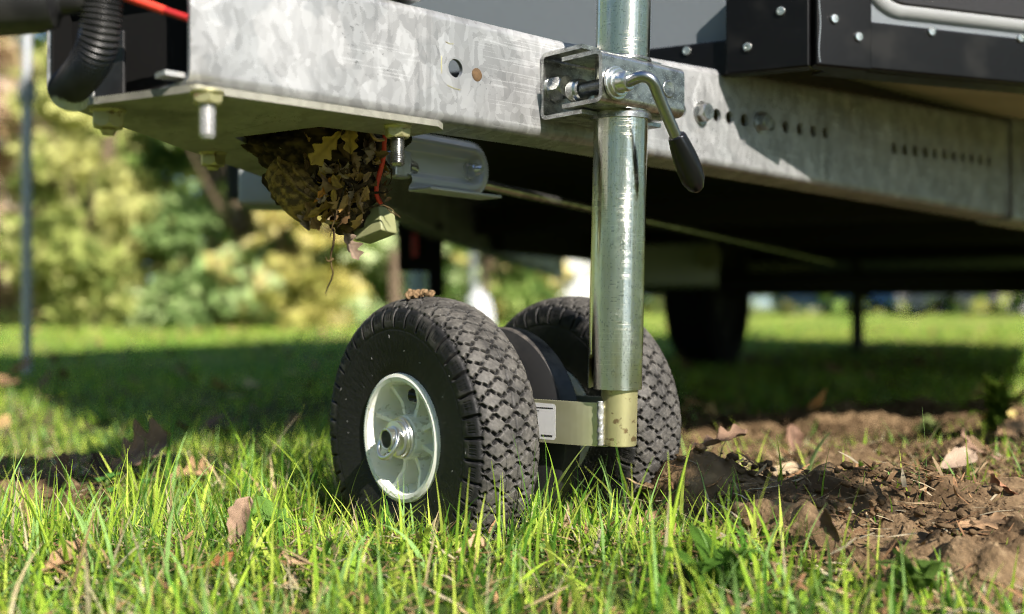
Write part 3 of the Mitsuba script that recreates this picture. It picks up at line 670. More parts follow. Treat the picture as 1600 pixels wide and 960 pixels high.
# black drum between the wheels and the axle
add(f'{JW}__centre_drum', lathe([(-.024, .030), (-.0235, .060), (-.018, .0845), (-.0105, .0985), (-.008, .0995), (.008, .0995), (.0105, .0985), (.018, .0845), (.0235, .06), (.024, .03)], MC, A_, 96), 'black_dusty', 30, label='smooth black drum between the two tyres')
add(f'{JW}__axle', tube([W1 + A_ * .02, W2 - A_ * .02], .0095, 20), 'zinc', 30)
# fork: two flat arms from the inner tube back to the axle, welded to the tube
fz0, fz1 = -.1245, -.0855
fend = IT.copy(); fend[2] = 0
def arm(sgn):
    pth = curve([fend - Pp * .004 + A_ * sgn * .010, fend - Pp * .014 + A_ * sgn * .0165, fend - Pp * .032 + A_ * sgn * .024, MC * [1, 1, 0] + Pp * .05 + A_ * sgn * .031, MC * [1, 1, 0] - Pp * .015 + A_ * sgn * .034], 30)
    ln = sg.LineString([(p[0], p[1]) for p in pth]).buffer(.0021, cap_style=2)
    m = extrude(ln, fz1 - fz0); m.apply_translation([0, 0, H + fz0]); return m
fk1 = add(f'{JW}__fork_arm', arm(-1), 'zinc_strip', 30, label='flat zinc plated fork arm with a sticker')
add(f'{JW}__fork_arm', arm(1), 'zinc_strip', 30)
wb = fend - Pp * .0065 + A_ * -.0172
add(f'{fk1}__weld_bead', displaced(tube([wb + ZUP * (H + z) for z in np.linspace(fz0 + .001, fz1 + .002, 40)], .0030, 12), .0014, 420, 5), 'galvanised_bright', True)
# sticker on the near arm
pth = curve([fend - Pp * .032 + A_ * -.024, MC * [1, 1, 0] + Pp * .05 + A_ * -.031, MC * [1, 1, 0] - Pp * .015 + A_ * -.034], 30)
sdx = unit(pth[12] - pth[4]); sno = np.cross(ZUP, sdx); sno = sno if sno @ A_ < 0 else -sno
STK = at(868, 667, 1.0)
s_on = lambda k, dz, out: pth[k] * [1, 1, 0] + ZUP * (H + (fz0 + fz1) / 2 + dz) + sno * out
k0 = int(np.argmin([abs(800 + F * p[0] / p[1] - 872) for p in pth]))
so = pth[k0] * [1, 1, 0] + ZUP * (H + (fz0 + fz1) / 2) + sno * .0022
tg_ = unit((pth[min(k0 + 3, 29)] - pth[max(k0 - 3, 0)]) * [1, 1, 0]); sno = unit(np.cross(ZUP, tg_)); sno = sno if sno @ A_ < 0 else -sno
MS = np.eye(4); MS[:3, 0], MS[:3, 1], MS[:3, 2], MS[:3, 3] = np.cross(ZUP, sno), ZUP, sno, so
sk_ = sg.box(-.042, -.0165, 0, .0165).buffer(-.003).buffer(.003, 6)
stk = add(f'{fk1}__sticker', extrude(sk_, .0006, MS), 'sticker', label='grey rating sticker on the fork arm')
MI = MS.copy(); MI[:3, 3] += sno * .0007
ink = [sg.box(-.036, .0118, -.003, .0128), sg.box(-.036, .0090, -.018, .0097)] + [sg.box(-.016 + .0016 * q, -.0140, -.0149 + .0016 * q, -.0122) for q in range(8)]
add(f'{stk}__print', cat([extrude(q, .0003, MI) for q in ink]), 'ink')
# mud pressed on top of the tyre, grit on the sidewall
tm = at(664, 455, 1.0); tm[:2] = (W1 - A_ * .012)[:2]; tm[2] = W1[2] + .1305
r_ = rng(5)
bits = [xform(blob([.0035, .003, .0022], 1, .5, 3, q), frame(tm + np.r_[r_.normal(0, .0075, 2), r_.uniform(-.001, .004)], unit(r_.normal(size=3)), unit(r_.normal(size=3)))) for q in range(26)]
mud = cat(bits); add(f'{wk}__mud_crumbs', mud, 'leaf', False, color=np.clip(np.array([.20, .13, .07]) * r_.uniform(.5, 1.4, (len(mud.vertices), 1)), 0, 1), label='crumbs of earth and leaf stuck on the tyre top')
gr = []
for q in range(24):
    a, rad = r_.uniform(0, 6.28), r_.uniform(.064, .104); x = np.interp(rad, [.06, .078, .092, .106], [-.0302, -.0343, -.0363, -.0374])
    m = trimesh.creation.icosphere(0); m.apply_scale([.0005, r_.uniform(.0006, .0022), .0007])
    m = xform(m, trimesh.transformations.rotation_matrix(r_.uniform(0, 6), [1, 0, 0])); m.apply_translation([x, rad * math.cos(a), rad * math.sin(a)]); gr.append(xform(m, WM))
grm = cat(gr); add(f'{wk}__grit', grm, 'leaf', False, color=np.full((len(grm.vertices), 3), .16), kind='stuff')

# ------------------------------------------------------------------ leaves
def leaf_mesh(L=.09, width=.5, lobes=4, lob=.55, curl=.6, fold=.3, twist=.2, seed=0, ns=26, nw=7):
    r = rng(seed); s = np.linspace(0, 1, ns)
    base = np.sin(np.pi * np.clip(s, 0, 1) ** .85) ** .75 * (.45 + .75 * s)
    w = base * (1 - lob * (.5 + .5 * np.cos(2 * np.pi * lobes * s + r.uniform(0, 1)))) * width * L * .62
    w2 = base * (1 - lob * (.5 + .5 * np.cos(2 * np.pi * lobes * s + 1.0 + r.uniform(0, 1)))) * width * L * .62
    w[:2] = w2[:2] = L * .008
    k = np.linspace(-1, 1, nw); S, K = np.meshgrid(s, k, indexing='ij')
    Wd = np.where(K < 0, w[:, None], w2[:, None]) * np.abs(K) * np.sign(K)
    x = S * L; y = Wd; ang = curl * S
    z = fold * np.abs(Wd) + curl * L * .5 * (S - .35) ** 2 + curl * 6 * Wd ** 2 / L * (r.uniform(-1, 1.3)) + twist * Wd * (S - .5) * 2
    z = z + (meshkit.fbm(np.stack([S * 4 + seed, K * 2, K * 0], -1), 3, seed) - .5) * L * .16
    x = x + .25 * np.abs(Wd)
    return grid_mesh(S, K, z * 0).faces, np.stack([x - L * .45, y, z], -1).reshape(-1, 3), (S, K)
def leaf(key, o, L, colour, heading=0, pitch=0, roll=0, seed=0, label=None, category='leaf', group=None, parent=None, **kw):
    fcs, V, (S, K) = leaf_mesh(L=L, seed=seed, **kw); c = np.array(colour, float); r = rng(seed + 77)
    vein = 1 - .3 * np.exp(-(K / .14) ** 2) + .0 * S
    mott = .65 + .75 * meshkit.fbm(np.stack([S * 5, K * 3, S * 0 + seed], -1), 3, seed)
    cc = np.clip((c[None, None] * (vein * mott)[..., None]).reshape(-1, 3), 0, 1)
    R = trimesh.transformations.euler_matrix(roll, pitch, heading, 'sxyz'); R[:3, 3] = o
    m = trimesh.Trimesh(V, fcs, process=False); m = xform(m, R)
    return add(key if parent is None else f'{parent}__{key}', m, 'leaf', True, label=label, category=category if parent is None else None, group=group, color=cc)
BROWN, TAN, PALE, RUST, OCHRE, DARK = (.13, .075, .045), (.32, .20, .11), (.50, .38, .24), (.27, .11, .045), (.36, .24, .035), (.055, .034, .022)
def gz(x, y): return float(gh(np.array([x]), np.array([y]))[0])
def on_ground(px, py, dz=0.0):
    """where the sight line through (px, py) meets the lawn"""
    Y = H * F / (py - 480)
    for _ in range(6): Y = (H - gz((px - 800) / F * Y, Y)) * F / (py - 480)
    x = (px - 800) / F * Y; return np.array([x, Y, gz(x, Y) + dz])
def gleaf(px, py, L, c, h, p, r, seed, label, dz=.02, **kw):
    return leaf('fallen_leaf', on_ground(px, py, dz), L, c, h, p, r, seed, label, **kw)
gleaf(214, 770, .078, (.20, .125, .085), .3, -.5, .8, 11, 'large dark brown oak leaf standing up in the shaded hollow on the left', .045, curl=.4, width=.75, lobes=4)
gleaf(158, 772, .045, DARK, 2.2, -.5, -.4, 12, 'dark curled leaf left of the large upright oak leaf', .025, curl=.9)
gleaf(288, 775, .06, TAN, .2, -.1, .6, 13, 'orange tan leaf lying flat beside the upright dark oak leaf', .024, curl=.4)
gleaf(376, 878, .042, (.30, .20, .14), .5, -1.15, .95, 14, 'tan curled leaf standing in the grass at the front left', .03, curl=.7, lob=.15, fold=.5)
gleaf(332, 905, .03, RUST, .4, -.2, .3, 15, 'small rust coloured leaf at the foot of the tan curled leaf', .012)
gleaf(655, 845, .05, (.30, .17, .13), 2.8, -.3, .5, 16, 'pinkish brown leaf in the grass under the near tyre', .02, curl=.7)
gleaf(1120, 790, .062, (.21, .13, .085), .3, -.15, .25, 17, 'broad brown oak leaf draped on the soil right of the far tyre', .025, curl=.5, lobes=4)
gleaf(1098, 778, .035, DARK, 2.6, -.6, .4, 18, 'dark curled leaf behind the broad brown oak leaf', .03, curl=1.0)
gleaf(1215, 768, .055, PALE, .1, -.15, .2, 19, 'cream sunlit leaf lying on the soil ridge', .02, lob=.1, curl=.3)
gleaf(1135, 757, .06, PALE, .6, -.1, .2, 20, 'cream leaf between the far tyre and the soil ridge', .014, lob=.12, curl=.4)
gleaf(1303, 905, .030, (.15, .095, .065), -.3, -1.9, 1.0, 21, 'brown leaf standing upright in front of the soil', .03, curl=.8, lob=.15)
gleaf(1578, 705, .075, TAN, .5, -.3, .5, 22, 'large tan oak leaf at the right edge on the soil heap', .035, lobes=4)
gleaf(1530, 745, .055, (.24, .15, .10), 2.2, -.4, .6, 23, 'brown crumpled leaf below the large tan oak leaf', .03, curl=.9)
gleaf(1492, 770, .05, (.34, .25, .18), .4, -.2, .5, 24, 'greyish tan leaf lying on the soil heap', .03, curl=.6, lob=.1)
gleaf(1530, 818, .042, TAN, .1, -.1, .3, 25, 'sunlit tan leaf flat on the soil near the right edge', .016, curl=.4)
gleaf(1575, 800, .035, (.28, .14, .08), 2.6, -.5, .8, 26, 'reddish brown curled leaf at the right edge', .02, curl=.9)
gleaf(1430, 705, .06, (.38, .27, .17), .2, -.3, .3, 27, 'tan leaf lying at the back of the soil', .02, curl=.7)
gleaf(1240, 735, .045, (.2, .12, .08), 1.7, -1.1, 0, 28, 'brown leaf on edge behind the pale green blade', .03, lob=.1, curl=.5)
gleaf(1000, 810, .04, (.25, .15, .09), .7, -.3, .4, 29, 'small brown leaf at the foot of the far tyre', .014)
gleaf(470, 905, .03, (.34, .22, .13), 2.9, -.2, .2, 30, 'small tan leaf in the grass in front of the near tyre', .014, lob=.15)
gleaf(100, 905, .05, TAN, 1.1, -.1, .2, 31, 'tan leaf in the grass at the lower left', .012, lob=.2)
gleaf(28, 600, .09, RUST, .9, -.5, .3, 32, 'reddish leaf on the shaded lawn by the grey pole', .05)
gleaf(455, 690, .05, TAN, .6, -.4, .2, 33, 'tan leaf in the tall grass behind the near tyre on the left', .03)
gleaf(95, 770, .05, BROWN, 1.9, -.7, .3, 34, 'brown leaf at the left end of the shaded hollow', .02)
gleaf(735, 885, .026, (.40, .27, .17), .3, -.1, .3, 35, 'light tan leaf lying in the grass below the near tyre', .012, lob=.15)

# green plants among the grass
def paddle(o, L, w, lean, az, colour, seed):
    s = np.linspace(0, 1, 16); k = np.linspace(-1, 1, 5); S, K = np.meshgrid(s, k, indexing='ij')
    wd = w * np.sin(np.pi * np.clip(S * .93 + .05, 0, 1)) ** .8
    h_ = np.array([math.cos(az), math.sin(az), 0]); side = np.array([-h_[1], h_[0], 0])
    a = lean * S; pos = np.asarray(o) + (h_ * (np.sin(a) * S)[..., None] + ZUP * (np.cos(a) * S)[..., None]) * L + side * (K * wd)[..., None] + h_ * (np.abs(K) * wd * .35)[..., None]
    m = trimesh.Trimesh(pos.reshape(-1, 3), grid_mesh(S, K, S * 0).faces, process=False)
    c = np.array(colour) * (1 - .25 * np.exp(-(K / .2) ** 2))[..., None] * (.8 + .4 * meshkit.fbm(np.stack([S * 6, K * 2, S * 0 + seed], -1), 3, seed))[..., None]
    return m, c.reshape(-1, 3)
def plant(key, label, category, blades):
    ms = [paddle(*b) for b in blades]; m = cat([a for a, _ in ms])
    return add(key, m, 'grass_blade', True, label=label, category=category, color=np.vstack([c for _, c in ms]))
o = on_ground(1262, 772, 0)
plant('broad_leaf', 'single pale green paddle shaped leaf standing in the soil', 'plant', [(o, .072, .0085, -.35, 3.0, (.30, .42, .16), 1)])
def herb(o, n, L, w, seed, c):
    r = rng(seed)
    return [(np.asarray(o) + np.r_[r.normal(0, .006, 2), r.uniform(0, L * .5)], L * r.uniform(.5, 1), w * r.uniform(.6, 1.1), r.uniform(.5, 1.5), r.uniform(0, 6.28), np.array(c) * r.uniform(.6, 1.3), q) for q in range(n)]
plant('weed', 'small leafy weed rising behind the soil heap near the right edge', 'plant', herb(on_ground(1562, 690, .0), 26, .085, .010, 4, (.13, .2, .03)) + [(on_ground(1562, 690, .0), .10, .0014, .2, 1, (.2, .2, .06), 3)])
plant('weed', 'pale green weed cushion left of the soil heap leaves', 'plant', herb(on_ground(1455, 702, .0), 26, .05, .010, 6, (.22, .27, .10)))
plant('weed', 'broad leaved weed in the shaded lower right corner', 'plant', herb(on_ground(1440, 945, 0), 12, .04, .008, 7, (.16, .27, .06)))
plant('weed', 'leafy weed at the bottom edge in front of the soil', 'plant', herb(on_ground(1125, 955, 0), 12, .05, .010, 8, (.09, .19, .03)))
plant('weed', 'rosette of round leaves in the sunlit grass left of the near tyre', 'plant', herb(on_ground(425, 860, 0), 14, .045, .012, 9, (.16, .3, .06)))
plant('weed', 'tiny seedling with two leaves in the middle of the soil', 'plant', herb(on_ground(1352, 760, 0), 7, .035, .005, 10, (.2, .33, .05)))
def clover(px, py, label, seed):
    o = on_ground(px, py); r = rng(seed); bl = []
    for st in range(4):
        az0 = r.uniform(0, 6.28); top = o + np.r_[r.normal(0, .008, 2), r.uniform(.028, .045)]
        bl.append((o, float(np.linalg.norm(top - o)), .0006, .15, az0, (.16, .24, .05), seed))
        for q in range(3): bl.append((top, .011, .0052, 1.35, az0 + q * 2.09, (.11, .27, .06), seed + q))
    plant('clover', label, 'clover', bl)
clover(190, 812, 'three leaved clover at the edge of the shaded hollow', 3)
clover(690, 850, 'clover in front of the near tyre', 5)

# ------------------------------------------------------------------ the wad of rotten leaves caught behind the nose plate
DB = thing('debris_wad', 'wad of rotten leaves, twigs and mud caught under the drawbar nose', 'debris')
core = []
for (px, py, Y), rad, sd_ in (((505, 235, .97), (.055, .05, .030), 1), ((540, 275, .965), (.036, .035, .038), 2), ((480, 280, .96), (.034, .03, .030), 3), ((545, 325, .96), (.020, .022, .024), 4), ((440, 225, .99), (.035, .04, .016), 5)):
    b = displaced(blob(rad, 4, .28, 2.6, sd_), .006, 70, sd_); b.apply_translation(at(px, py, Y)); core.append(b)
add(f'{DB}__mud', cat(core), 'mud', True, label='dark rotten mud holding the wad together')
r_ = rng(12)
gsh = np.linspace(0, 1, 24); gsk = np.linspace(-1, 1, 30); GS, GK = np.meshgrid(gsh, gsk, indexing='ij')
# the bent, earth-crusted guard on its left side
gd_ = unit(at(485, 345, .93) - at(432, 262, .945)); gc = at(456, 290, .945); gn = unit(np.array([-.55, -.75, -.25])); gn = unit(gn - gd_ * (gn @ gd_)); gt = np.cross(gd_, gn)
sh = gc + gd_ * ((GS - .5) * .062)[..., None] + gt * (np.sin(GK * 1.1) * .026)[..., None] + gn * ((np.cos(GK * 1.1) - 1) * .03 + .016 * (1 - (2 * GS - 1) ** 4))[..., None]
sh = sh + gn[None, None] * ((meshkit.fbm(sh * 140, 4, 2) - .5) * .009)[..., None]
add(f'{DB}__crusted_guard', trimesh.Trimesh(sh.reshape(-1, 3), grid_mesh(GS, GK, GS * 0).faces, process=False), 'mud_crust', True, label='bent guard crusted with ochre earth')
for kk in (-.80, -.52):
    i_ = int((kk + 1) / 2 * 29)
    add(f'{DB}__crusted_guard__rim', tube(sh[:, i_] + gn * .003, .0014 if kk < -.7 else .0017, 8), 'mud_crust', True)
add(f'{DB}__pale_box', xform(rbox(.034, .022, .024, .002), frame(at(585, 352, .965), unit([.8, -.5, .35]), unit([-.15, .25, 1]))), 'pale_box', 30, label='pale green plastic box end sticking out of the wad')
add(f'{DB}__copper_wire', tube(curve([at(560, 190, .93), at(577, 200, .925), at(583, 214, .925), at(600, 218, .93)], 24), .0016, 8), 'brass', True)
leaf('oak_leaf', at(512, 228, .895), .040, (.36, .24, .045), .2, 2.3, 1.25, 41, 'ochre yellow oak leaf', parent=DB, lobes=4, lob=.5, curl=.3)
leaf('oak_leaf', at(546, 212, .900), .030, (.38, .25, .05), -.2, 1.5, 1.2, 42, parent=DB, lobes=3, lob=.5, curl=.3)
leaf('oak_leaf', at(486, 334, .93), .03, (.22, .13, .04), .2, 1.2, 1.2, 43, 'ochre leaf hanging from the wad', parent=DB, lobes=3, curl=.5)
leaf('oak_leaf', at(505, 300, .92), .03, (.45, .19, .03), .2, -.9, 1.3, 44, 'rust orange leaf in the middle of the wad', parent=DB, lob=.6, width=.3, curl=.6)
leaf('oak_leaf', at(545, 378, .955), .034, (.20, .145, .105), .2, 1.2, 1.2, 45, 'grey brown leaf hanging at the bottom of the wad', parent=DB, lobes=4, curl=.6)
leaf('oak_leaf', at(455, 230, .93), .022, (.55, .42, .27), .3, -.3, .4, 46, 'pale crumpled leaf scrap on top of the guard', parent=DB, curl=1.2)
for q in range(240):
    px, py = r_.normal(525, 42), r_.normal(290, 46)
    if not (420 < px < 612 and 205 < py < 362 - abs(px - 540) * .35): continue
    c = np.array([(.12, .07, .03), (.24, .15, .07), (.06, .04, .02), (.34, .20, .06), (.36, .27, .17), (.32, .20, .04)][r_.integers(6)])
    leaf('scrap', at(px, py, .925 + r_.uniform(-.012, .02) + abs(px - 525) * 2.2e-4), r_.uniform(.008, .012 + .018 * r_.random()), c, r_.uniform(0, 6.28), r_.uniform(-1.6, 1.6), r_.uniform(-1.5, 1.5), 100 + q, parent=DB, ns=12, nw=5, curl=1.6, lob=.3)
for pts_ in ([(515, 350, .93), (520, 385, .93), (517, 410, .932), (520, 425, .931), (513, 448, .93), (510, 462, .93)], [(590, 280, .95), (600, 318, .945), (610, 330, .945), (622, 338, .945)], [(600, 250, .94), (612, 268, .94), (607, 290, .94)],
             [(570, 330, .94), (600, 322, .935), (625, 341, .935)], [(520, 405, .932), (512, 408, .93), (508, 402, .93)], [(540, 290, .915), (525, 335, .915), (515, 372, .92)], [(585, 300, .93), (605, 300, .93), (614, 294, .93)]):
    P = curve([at(*p) for p in pts_], 24); P = P + (meshkit.fbm(P * 300, 3, 3)[:, None] - .5) * .002
    add(f'{DB}__twig', tube(P, np.linspace(.0012, .0004, 24), 7), 'mud', True)

# ------------------------------------------------------------------ grass
def blades(x, y, z, Ht, Wd, az, lean, bend, colour, seg, tip):
    """all blades as one mesh; every argument is one number (or colour) per blade"""
    n = len(x); s = np.linspace(0, 1, seg + 1)
    a = lean[:, None] + bend[:, None] * s[None]
    ds = Ht[:, None] / seg
    hx = np.concatenate([np.zeros((n, 1)), np.cumsum(np.sin(a[:, :-1]) * ds, 1)], 1); hz = np.concatenate([np.zeros((n, 1)), np.cumsum(np.cos(a[:, :-1]) * ds, 1)], 1)
    ca, sa = np.cos(az)[:, None], np.sin(az)[:, None]
    cx, cy, cz = x[:, None] + ca * hx, y[:, None] + sa * hx, z[:, None] + hz
    w = Wd[:, None] * .5 * (1 - s ** 2.2 * (1 - tip))[None] * (.75 + .5 * np.sin(np.pi * np.minimum(s * 1.4, 1)))[None]
    tw = az[:, None] + np.pi / 2 + (s * 1.0)[None] * (np.sin(x * 977)[:, None])
    L_ = np.stack([cx - np.cos(tw) * w, cy - np.sin(tw) * w, cz], -1); R2 = np.stack([cx + np.cos(tw) * w, cy + np.sin(tw) * w, cz], -1)
    V = np.stack([L_, R2], 2).reshape(n, -1, 3)
    base = (np.arange(n) * (2 * (seg + 1)))[:, None]
    fs = []
    for k in range(seg):
        i = 2 * k; fs += [[i, i + 1, i + 3], [i, i + 3, i + 2]]
    Fc = (base[:, :, None] + np.array(fs)[None]).reshape(-1, 3)
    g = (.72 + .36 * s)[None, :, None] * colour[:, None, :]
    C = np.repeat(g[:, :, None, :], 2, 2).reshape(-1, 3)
    return V.reshape(-1, 3), Fc, np.clip(C, 0, 1)

def greens(r, n, dry=.12):
    pal = np.array([(.29, .47, .05), (.44, .62, .07), (.58, .70, .12), (.11, .26, .035), (.30, .50, .15)])
    c = pal[r.integers(len(pal), size=n)] * r.uniform(.75, 1.25, (n, 1))
    d = r.random(n) < dry
    c[d] = np.array([(.60, .49, .28), (.48, .33, .18), (.64, .56, .36)])[r.integers(3, size=d.sum())] * r.uniform(.7, 1.15, (d.sum(), 1))
    return c
PARTS = []
def sow(n, x0, x1, y0, y1, seed, hgt, wid, seg, thin=1.0, dry=.1, soil_keep=.17, lean=(0, .85), bend=(.1, 1.5), tip=.12, fan=True, clump=.5):
    r = rng(seed); x, y = r.uniform(x0, x1, n), r.uniform(y0, y1, n)
    if fan:
        k = np.abs(x) < .56 * y + .12; x, y = x[k], y[k]
    d = meshkit.fbm(P3(x, y, 9., seed), 3, seed)
    keep = r.random(len(x)) < np.clip((d - .28) * 3.4, 1 - clump, 1)
    m = np.maximum(soil_mask(x, y), hole_mask(x, y)); keep &= r.random(len(x)) < np.where(m > .5, soil_keep, 1 - m * .7)
    # nothing grows through the tyres
    q = np.stack([x, y, np.zeros_like(x)], -1) - MC * [1, 1, 0]; ax, fw_ = q @ A_, q @ Pp
    keep &= ~((np.abs(fw_) < .062) & (np.abs(np.abs(ax) - SP / 2) < .036))
    x, y, d = x[keep], y[keep], d[keep]; n = len(x)
    Ht = hgt[0] + (hgt[1] - hgt[0]) * r.beta(1.6, 3.2, n); Ht *= (.65 + .7 * d) * (1 - .45 * sm(.12, .3, x) * sm(1.1, .8, y))
    q = np.stack([x, y, np.zeros_like(x)], -1) - MC * [1, 1, 0]; ax, fw_ = q @ A_, q @ Pp
    press = (np.abs(fw_) < .13) & (np.abs(np.abs(ax) - SP / 2) < .04); Ht = np.where(press, np.minimum(Ht, .012 + .001 * r.random(n)), Ht)
    return blades(x, y, gh(x, y) - .003, Ht, wid[0] + (wid[1] - wid[0]) * r.random(n) ** 1.6, r.uniform(0, 6.283, n), r.uniform(*lean, n), r.uniform(*bend, n), greens(r, n, dry), seg, tip)
def stuff(key, parts, mt, label, category):
    off, V, Fc, C = 0, [], [], []
    for v, f, c in parts: V.append(v); Fc.append(f + off); C.append(c); off += len(v)
    m = trimesh.Trimesh(np.vstack(V), np.vstack(Fc), process=False)
    return add(key, m, mt, True, label=label, category=category, kind='stuff', color=np.vstack(C))
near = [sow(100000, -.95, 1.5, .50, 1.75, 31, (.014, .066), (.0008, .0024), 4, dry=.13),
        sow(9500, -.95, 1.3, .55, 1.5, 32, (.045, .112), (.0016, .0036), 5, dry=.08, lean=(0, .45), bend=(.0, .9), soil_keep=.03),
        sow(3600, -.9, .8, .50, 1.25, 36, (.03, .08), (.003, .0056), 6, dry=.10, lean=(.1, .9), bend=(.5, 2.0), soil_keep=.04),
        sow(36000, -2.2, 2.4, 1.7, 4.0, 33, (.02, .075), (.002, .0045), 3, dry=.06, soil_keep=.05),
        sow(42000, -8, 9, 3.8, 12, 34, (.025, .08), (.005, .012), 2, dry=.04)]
# the long blades that stand out against the tyres and the shade
r_ = rng(8)
def hero(px, py, tx_, ty, Y, w, c, bend=.5):
    o = at(px, py, Y); t_ = at(tx_, ty, Y); d = t_ - o; hh = float(np.linalg.norm(d)); az = math.atan2(0.0, d[0]) if abs(d[0]) > 1e-6 else 0.0
    ln = math.atan2(abs(d[0]), d[2]); b = bend * .5
    return o, hh * 1.02, w, (0.0 if d[0] >= 0 else math.pi), ln - b / 2, b, c
HB = [hero(848, 800, 916, 698, .93, .0052, (.30, .38, .10), .5), hero(585, 740, 695, 860, .9, .0012, (.2, .3, .05), 0), hero(826, 880, 838, 690, .86, .0042, (.18, .34, .05), .1), hero(905, 860, 882, 790, .88, .003, (.55, .5, .4), .1),
      hero(975, 800, 988, 712, .98, .0016, (.34, .24, .16), .05), hero(945, 800, 962, 720, .95, .0032, (.16, .27, .05), .2), hero(1050, 800, 1085, 690, .95, .004, (.26, .36, .1), .3), hero(385, 790, 318, 660, 1.05, .0024, (.34, .42, .07), .35),
      hero(398, 800, 422, 668, 1.08, .0022, (.3, .4, .07), .05), hero(455, 800, 505, 690, 1.08, .0026, (.24, .36, .05), .3), hero(545, 790, 575, 712, .9, .002, (.2, .32, .05), .8), hero(560, 812, 640, 760, .88, .0024, (.2, .34, .05), 1.1),
      hero(170, 800, 160, 735, 1.1, .002, (.3, .34, .06), .1), hero(212, 800, 240, 720, 1.08, .003, (.26, .36, .1), .4), hero(1075, 900, 1065, 790, .8, .005, (.22, .34, .06), .2), hero(1105, 900, 1075, 800, .82, .0045, (.2, .3, .06), .3),
      hero(1405, 850, 1425, 760, .95, .005, (.12, .2, .06), .3), hero(1340, 880, 1262, 800, .9, .0035, (.16, .24, .08), .3), hero(1512, 760, 1555, 700, 1.05, .002, (.1, .2, .04), .2), hero(1185, 690, 1186, 636, 1.5, .0028, (.3, .2, .12), .05),
      hero(1160, 740, 1128, 680, 1.15, .003, (.26, .36, .1), .3), hero(1120, 735, 1132, 676, 1.15, .003, (.3, .4, .12), .2), hero(1285, 960, 1270, 890, .72, .006, (.2, .32, .08), .1)]
a_ = [np.array([h[i] for h in HB]) for i in range(7)]
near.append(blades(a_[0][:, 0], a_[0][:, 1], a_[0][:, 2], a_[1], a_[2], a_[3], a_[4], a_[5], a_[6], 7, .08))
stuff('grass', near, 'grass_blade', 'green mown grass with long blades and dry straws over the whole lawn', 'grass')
# dry cuttings and crumbs between the blades
def litter(n, seed):
    r = rng(seed); x, y = r.uniform(-.8, 1.2, n), r.uniform(.55, 1.7, n); k = np.abs(x) < .55 * y + .1; x, y = x[k], y[k]; n = len(x)
    c = np.array([(.42, .30, .17), (.30, .18, .09), (.50, .42, .28), (.22, .12, .06), (.36, .20, .10)])[r.integers(5, size=n)] * r.uniform(.6, 1.2, (n, 1))
    return blades(x, y, gh(x, y) + r.uniform(.0, .016, n), r.uniform(.006, .035, n), r.uniform(.0012, .005, n), r.uniform(0, 6.28, n), r.uniform(1.1, 1.75, n), r.uniform(-.6, .6, n), c, 2, .4)
def strewn(n, seed):
    r = rng(seed); x, y = r.uniform(-7, 8, n), 1.8 + 10 * r.random(n) ** 1.5; k = np.abs(x) < .56 * y; x, y = x[k], y[k]; n = len(x)
    c = np.array([(.30, .18, .09), (.42, .28, .12), (.20, .11, .06), (.48, .38, .14)])[r.integers(4, size=n)] * r.uniform(.6, 1.2, (n, 1))
    return blades(x, y, gh(x, y) + r.uniform(.01, .04, n), r.uniform(.03, .08, n), r.uniform(.02, .045, n), r.uniform(0, 6.28, n), r.uniform(.7, 1.6, n), r.uniform(-.8, .8, n), c, 3, .3)
stuff('dry_cuttings', [litter(15000, 41), strewn(1500, 43)], 'leaf', 'dry straw cuttings and leaf crumbs between the grass blades', 'litter')
# crumbs of earth on the bare patches
def crumbs(n, seed):
    r = rng(seed); x, y = np.r_[r.uniform(.05, 1.6, n), r.uniform(-.9, -.3, n // 8)], np.r_[r.uniform(.85, 2.4, n), r.uniform(1.05, 1.7, n // 8)]
    k = np.maximum(soil_mask(x, y), hole_mask(x, y)) > .25; x, y = x[k], y[k]; n = len(x)
    b = trimesh.creation.icosahedron().subdivide(1); bv, bf = np.asarray(b.vertices), np.asarray(b.faces)
    s = .0008 + .0058 * r.random(n) ** 6; a = r.uniform(0, 6.28, n)
    v = bv[None] * (1 + .9 * (r.random((n, len(bv), 1)) - .5)) * s[:, None, None] * np.stack([r.uniform(.7, 1.4, n), r.uniform(.7, 1.4, n), r.uniform(.5, .9, n)], -1)[:, None]
    z = gh(x, y) + .009 + r.uniform(-.004, .010, n)
    v = v + np.stack([x, y, z], -1)[:, None]
    f = (bf[None] + (np.arange(n) * len(bv))[:, None, None]).reshape(-1, 3)
    return trimesh.Trimesh(v.reshape(-1, 3), f, process=False)
add('soil_crumbs', crumbs(30000, 51), 'soil_surface', True, label='loose crumbs of brown earth on the dug up patch', category='soil', kind='stuff')

